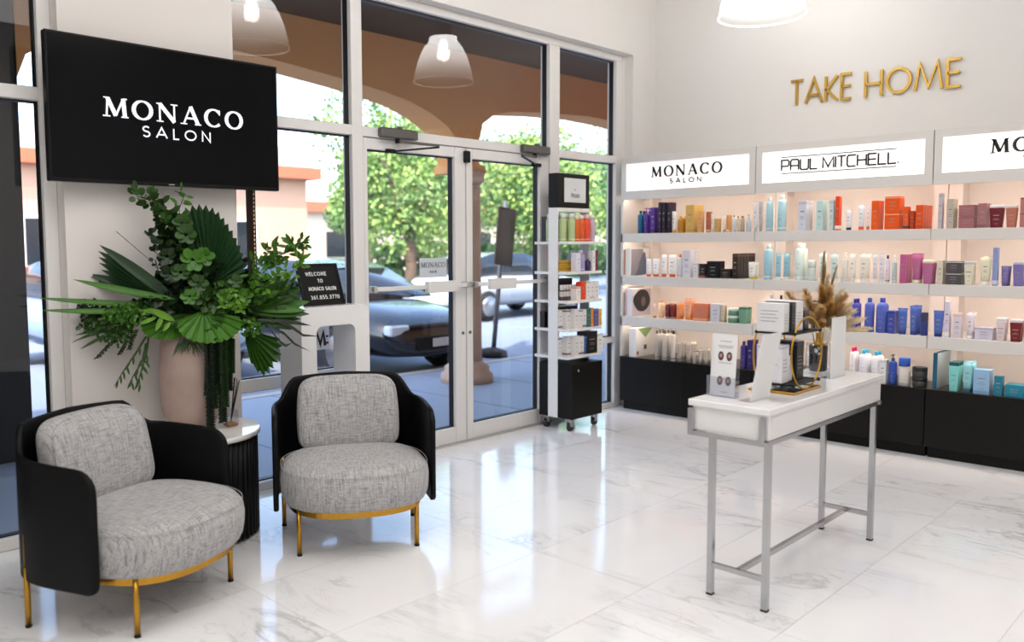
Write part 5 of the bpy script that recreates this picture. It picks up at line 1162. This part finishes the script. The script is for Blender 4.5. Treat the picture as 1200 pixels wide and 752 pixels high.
# round pleated leaf over the vase rim
def round_leaf(hub, c, rx, rz, m, y=-.17, a0=-200, a1=20, n=17, ruffle=.006):
    tips = [(c[0] + rx * math.cos(R(a0 + (a1 - a0) * i / n)), y - .03 * math.sin(R(180 * i / n)) + (ruffle if i % 2 else -ruffle), c[1] + rz * math.sin(R(a0 + (a1 - a0) * i / n))) for i in range(n + 1)]
    return fan('round_palm_leaf', hub, tips, m, pleat=.003, notch=.97, stem=False, curve=.03)
round_leaf(P((0.068, 0.607), -.1), (0.096, 0.544), .158, .095, G_fresh)
round_leaf(P((0.016, 0.591), -.08), (0.033, 0.573), .14, .07, G_mid, y=-.12)
round_leaf(P((-0.073, 0.567), -.1), (-0.112, 0.533), .12, .062, G_fresh, y=-.12, n=14, ruffle=.012)
# drooping fan at the right
hub = P((0.274, 0.501), -.08); arc = [(0.272, 0.428), (0.296, 0.326), (0.331, 0.274), (0.366, 0.249), (0.393, 0.266), (0.412, 0.293), (0.435, 0.324), (0.454, 0.365), (0.460, 0.411), (0.442, 0.453)]
fan('palm_leaf', hub, [P(p, -.12) for p in arc], G_mid, pleat=.009, notch=.9, stem=False)
# palm fingers pointing right
for k, (p, q, w) in enumerate((((0.295, 0.646), (0.539, 0.742), .05), ((0.272, 0.601), (0.575, 0.672), .05), ((0.320, 0.573), (0.611, 0.638), .07), ((0.338, 0.609), (0.513, 0.779), .045), ((0.328, 0.554), (0.594, 0.518), .03), ((0.338, 0.581), (0.539, 0.714), .04), ((0.316, 0.609), (0.587, 0.592), .05), ((0.337, 0.554), (0.516, 0.492), .04), ((0.294, 0.619), (0.566, 0.704), .06), ((0.303, 0.591), (0.605, 0.573), .06), ((0.321, 0.627), (0.477, 0.798), .05), ((0.319, 0.545), (0.563, 0.547), .05), ((0.251, 0.647), (0.452, 0.697), .07))):
    mb = MB(); blade(mb, P(p, -.06), P(q, -.12 + .02 * (k % 3)), w, up=(0, -1, .4), fold=.5, nseg=7); mb.build('palm_finger', G_mid if k % 2 else G_fresh, pl)
# dark curling ribbons
for pts in ([(0.381, 0.525), (0.470, 0.476), (0.524, 0.418), (0.610, 0.372)], [(0.418, 0.551), (0.507, 0.511), (0.570, 0.462), (0.658, 0.454)], [(0.403, 0.492), (0.451, 0.430), (0.478, 0.410), (0.515, 0.427)], [(0.337, 0.554), (0.472, 0.540), (0.562, 0.523), (0.617, 0.512)]):
    m_ = MB(); Pv = [Vector(P(p, -.12)) for p in pts]; rings = []
    for i in range(13):
        f = i / 12 * 3; k = min(2, int(f)); c = Pv[k].lerp(Pv[k + 1], f - k); w = .009 * math.sin(math.pi * min(1, .1 + i / 13)); rings.append([c + Vector((0, 0, w)), c - Vector((0, .004, w))])
    m_.loft(rings, cap=(False, False), closed=False); m_.build('ribbon_leaf', G_deep, pl)
# leafy branches
def branch(pts, m, n, size, spread, shape='round', y0=-.02, kindly='leafy_branch'):
    """stem through the points with leaves all along it"""
    V = [Vector(P(p, y0)) for p in pts]; mb = MB(); mb.tube([tuple(v) for v in V], .0022, 5, mi=1)
    for i in range(n):
        f = (i + rnd.random()) / n * (len(V) - 1); k = min(len(V) - 2, int(f)); c = V[k].lerp(V[k + 1], f - k)
        d = Vector((rnd.uniform(-1, 1), rnd.uniform(-1, .4), rnd.uniform(-.7, 1))).normalized() * spread * rnd.uniform(.3, 1)
        b = c + d; e = b + (d.normalized() + Vector((rnd.uniform(-.4, .4), -.3, rnd.uniform(-.3, .3)))).normalized() * size * rnd.uniform(.7, 1.25)
        mb.tube([tuple(c), tuple(b)], .001, 3, mi=1)
        blade(mb, b, e, size * (.62 if shape == 'round' else .34) * rnd.uniform(.8, 1.2), up=(rnd.uniform(-.5, .5), -1, rnd.uniform(0, .8)), fold=.25, nseg=5, shape=shape if shape == 'round' else 'lance')
    return mb.build(kindly, [m, G_deep], pl, kind='stuff')
branch([(0.037, 0.707), (-0.025, 0.929), (-0.079, 1.083), (-0.167, 1.165), (-0.235, 1.190)], G_mid, 80, .05, .035)
branch([(0.015, 0.707), (-0.051, 0.885), (-0.097, 1.017), (-0.135, 1.126)], G_dark, 90, .052, .045, y0=.02)
branch([(0.059, 0.751), (-0.029, 1.052), (-0.036, 1.127), (-0.008, 1.202), (-0.054, 1.218)], G_fresh, 16, .05, .02, 'lance')
branch([(-0.026, 0.752), (-0.100, 0.921), (-0.173, 0.965), (-0.204, 1.017)], G_dark, 18, .042, .025)
branch([(-0.068, 0.753), (-0.118, 0.869), (-0.175, 0.922)], G_dark, 12, .04, .025)
branch([(-0.023, 0.708), (-0.145, 0.807), (-0.160, 0.869)], G_dark, 10, .035, .02)
branch([(0.251, 0.634), (0.379, 0.799), (0.456, 0.880), (0.548, 0.935), (0.585, 0.953)], G_fresh, 80, .06, .035, 'lance', y0=-.08)
branch([(0.251, 0.657), (0.344, 0.845), (0.443, 0.890), (0.390, 0.913)], G_fresh, 45, .06, .035, 'lance', y0=-.05)
branch([(0.273, 0.656), (0.431, 0.767), (0.545, 0.811), (0.569, 0.870)], G_lime, 45, .055, .035, 'lance', y0=-.1)
branch([(0.295, 0.633), (0.452, 0.697), (0.544, 0.742)], G_mid, 26, .06, .035, 'lance', y0=-.1)
for (x, y_, z) in ((-.02, -.03, .0),): pass
# rounded rosettes in the middle
def rosette(c, r, m, y, n=6):
    r *= .82
    mb = MB(); C0 = Vector(P(c, y))
    for i in range(n):
        a = 6.283 * i / n + rnd.uniform(-.2, .2); d = Vector((math.cos(a), -.35, math.sin(a))); blade(mb, C0 + d * r * .15, C0 + d * r * rnd.uniform(.85, 1.1), r * .8, up=(0, -1, .5), fold=.2, nseg=7, shape='round')
    mb.build('leaf_rosette', m, pl)
for c, r, m, y in (((0.024, 0.871), .075, G_fresh, -.14), ((0.076, 0.884), .07, G_fresh, -.12), ((-0.006, 0.995), .07, G_mid, -.1), ((-0.037, 0.806), .06, G_mid, -.14), ((0.173, 0.681), .05, G_fresh, -.15), ((0.232, 0.757), .05, G_mid, -.12), ((-0.021, 1.052), .06, G_mid, -.08), ((-0.101, 0.886), .06, G_dark, -.06), ((0.046, 0.751), .06, G_mid, -.13), ((-0.087, 0.798), .06, G_dark, -.08), ((0.002, 0.685), .055, G_fresh, -.15), ((0.274, 0.679), .05, G_fresh, -.14)): rosette(c, r, m, y)
# lime ruffled clusters
def cluster(c, rx, rz, m, n, y, s=.02):
    mb = MB()
    for i in range(n):
        a = rnd.uniform(0, 6.283); q = math.sqrt(rnd.random()); b = Vector((c[0] + rx * q * math.cos(a), y + rnd.uniform(-.04, .04), c[1] + rz * q * math.sin(a)))
        e = b + Vector((rnd.uniform(-1, 1), -rnd.uniform(.2, 1), rnd.uniform(-1, 1))).normalized() * s * rnd.uniform(.6, 1.4); blade(mb, b, e, s * rnd.uniform(.6, 1), fold=.4, nseg=3, shape='round')
    return mb.build('foliage_cluster', m, pl, kind='stuff')
cluster((-0.390, 0.551), .13, .06, G_mid, 260, -.06, .024); cluster((-0.300, 0.601), .1, .055, G_fresh, 200, -.1, .022); cluster((-0.344, 0.497), .08, .055, G_mid, 150, -.1, .02)
cluster((0.216, 0.657), .07, .06, G_lime, 150, -.14, .022); cluster((0.292, 0.519), .06, .05, G_fresh, 100, -.12, .022); cluster((-0.460, 0.623), .07, .045, G_dark, 120, -.04, .022)
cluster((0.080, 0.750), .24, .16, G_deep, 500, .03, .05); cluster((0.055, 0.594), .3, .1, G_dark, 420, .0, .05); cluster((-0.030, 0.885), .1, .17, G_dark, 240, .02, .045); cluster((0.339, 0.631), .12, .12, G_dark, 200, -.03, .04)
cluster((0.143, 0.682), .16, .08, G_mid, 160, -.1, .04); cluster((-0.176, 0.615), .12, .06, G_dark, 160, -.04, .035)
# antler leaf
mb = MB()
for p, q, w in (((-0.073, 0.567), (-0.192, 0.633), .035), ((-0.135, 0.604), (-0.225, 0.625), .02), ((-0.127, 0.595), (-0.163, 0.517), .025), ((-0.156, 0.587), (-0.240, 0.555), .02), ((-0.094, 0.559), (-0.129, 0.516), .022), ((-0.184, 0.632), (-0.226, 0.598), .016)): blade(mb, P(p, -.17), P(q, -.19), w, fold=.3, shape='lance')
mb.build('antler_leaf', G_lime, pl)
# spiky trails on the left
for pts, w in (([(-0.302, 0.539), (-0.464, 0.510), (-0.543, 0.522)], .016), ([(-0.343, 0.519), (-0.444, 0.492), (-0.521, 0.452)], .018), ([(-0.363, 0.524), (-0.485, 0.485), (-0.551, 0.492)], .012), ([(-0.403, 0.530), (-0.455, 0.523), (-0.560, 0.484)], .008)):
    mb = MB(); blade(mb, P(pts[0], -.08), P(pts[2], -.1), w, sag=.02, fold=.4, nseg=8); mb.build('spear_leaf', G_mid, pl)
def tail(pts, n, s, m, y=-.05):
    V = [Vector(P(p, y)) for p in pts]; mb = MB(); mb.tube([tuple(v) for v in V], .002, 4)
    for i in range(n):
        f = i / n * (len(V) - 1); k = min(len(V) - 2, int(f)); c = V[k].lerp(V[k + 1], f - k); a = i * 2.4
        blade(mb, c, c + Vector((math.cos(a), math.sin(a), -.35)).normalized() * s, s * .4, nseg=3)
    return mb.build('trailing_tail', m, pl, kind='stuff')
tail([(-0.336, 0.488), (-0.394, 0.442), (-0.452, 0.379)], 60, .018, G_dark); tail([(-0.303, 0.496), (-0.321, 0.435), (-0.347, 0.392)], 50, .016, G_dark); tail([(-0.262, 0.516), (-0.284, 0.460), (-0.298, 0.416)], 40, .016, G_dark)
for pts in ([(-0.213, 0.483), (-0.266, 0.397), (-0.326, 0.312), (-0.373, 0.235)], [(-0.201, 0.483), (-0.217, 0.382), (-0.253, 0.273), (-0.247, 0.219)], [(-0.214, 0.448), (-0.234, 0.360), (-0.286, 0.274), (-0.291, 0.239)]):
    V = [Vector(P(p, -.08)) for p in pts]; mb = MB(); mb.tube([tuple(v) for v in V], [.006, .005, .003, .001], 6)
    for k in range(8): f = .6 + k * .28; j = min(2, int(f)); c = V[j].lerp(V[j + 1], f - j); blade(mb, c, c + Vector((rnd.uniform(-.03, .03), -.01, -.045)), .012, nseg=4)
    mb.build('drooping_stem', G_mid, pl)
# fine fern over the rim
mb = MB()
for i in range(46):
    a = rnd.uniform(0, 1); c = Vector(P((-0.046, 0.477), -.15)).lerp(Vector(P((0.038, 0.465), -.15)), a); blade(mb, c, c + Vector((rnd.uniform(-.06, .06), -.02, -rnd.uniform(.03, .1))), .005, nseg=3)
mb.build('fern_frond', G_mid, pl, kind='stuff')
# long hanging curtain of trailing foliage
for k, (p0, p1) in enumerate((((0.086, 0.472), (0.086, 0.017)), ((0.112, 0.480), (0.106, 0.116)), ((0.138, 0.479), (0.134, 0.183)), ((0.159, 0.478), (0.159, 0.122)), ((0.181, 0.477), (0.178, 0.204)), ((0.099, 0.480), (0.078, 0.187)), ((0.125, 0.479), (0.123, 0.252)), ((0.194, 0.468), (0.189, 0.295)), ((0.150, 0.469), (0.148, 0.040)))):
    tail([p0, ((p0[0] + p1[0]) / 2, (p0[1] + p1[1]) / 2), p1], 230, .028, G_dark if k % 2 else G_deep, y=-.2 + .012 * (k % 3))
# single fine stem
MB().tube([P((-0.070, 0.687), -.02), P((-0.169, 0.852), -.03), P((-0.338, 1.013), -.05)], .0015, 4).build('bare_stem', G_deep, pl)
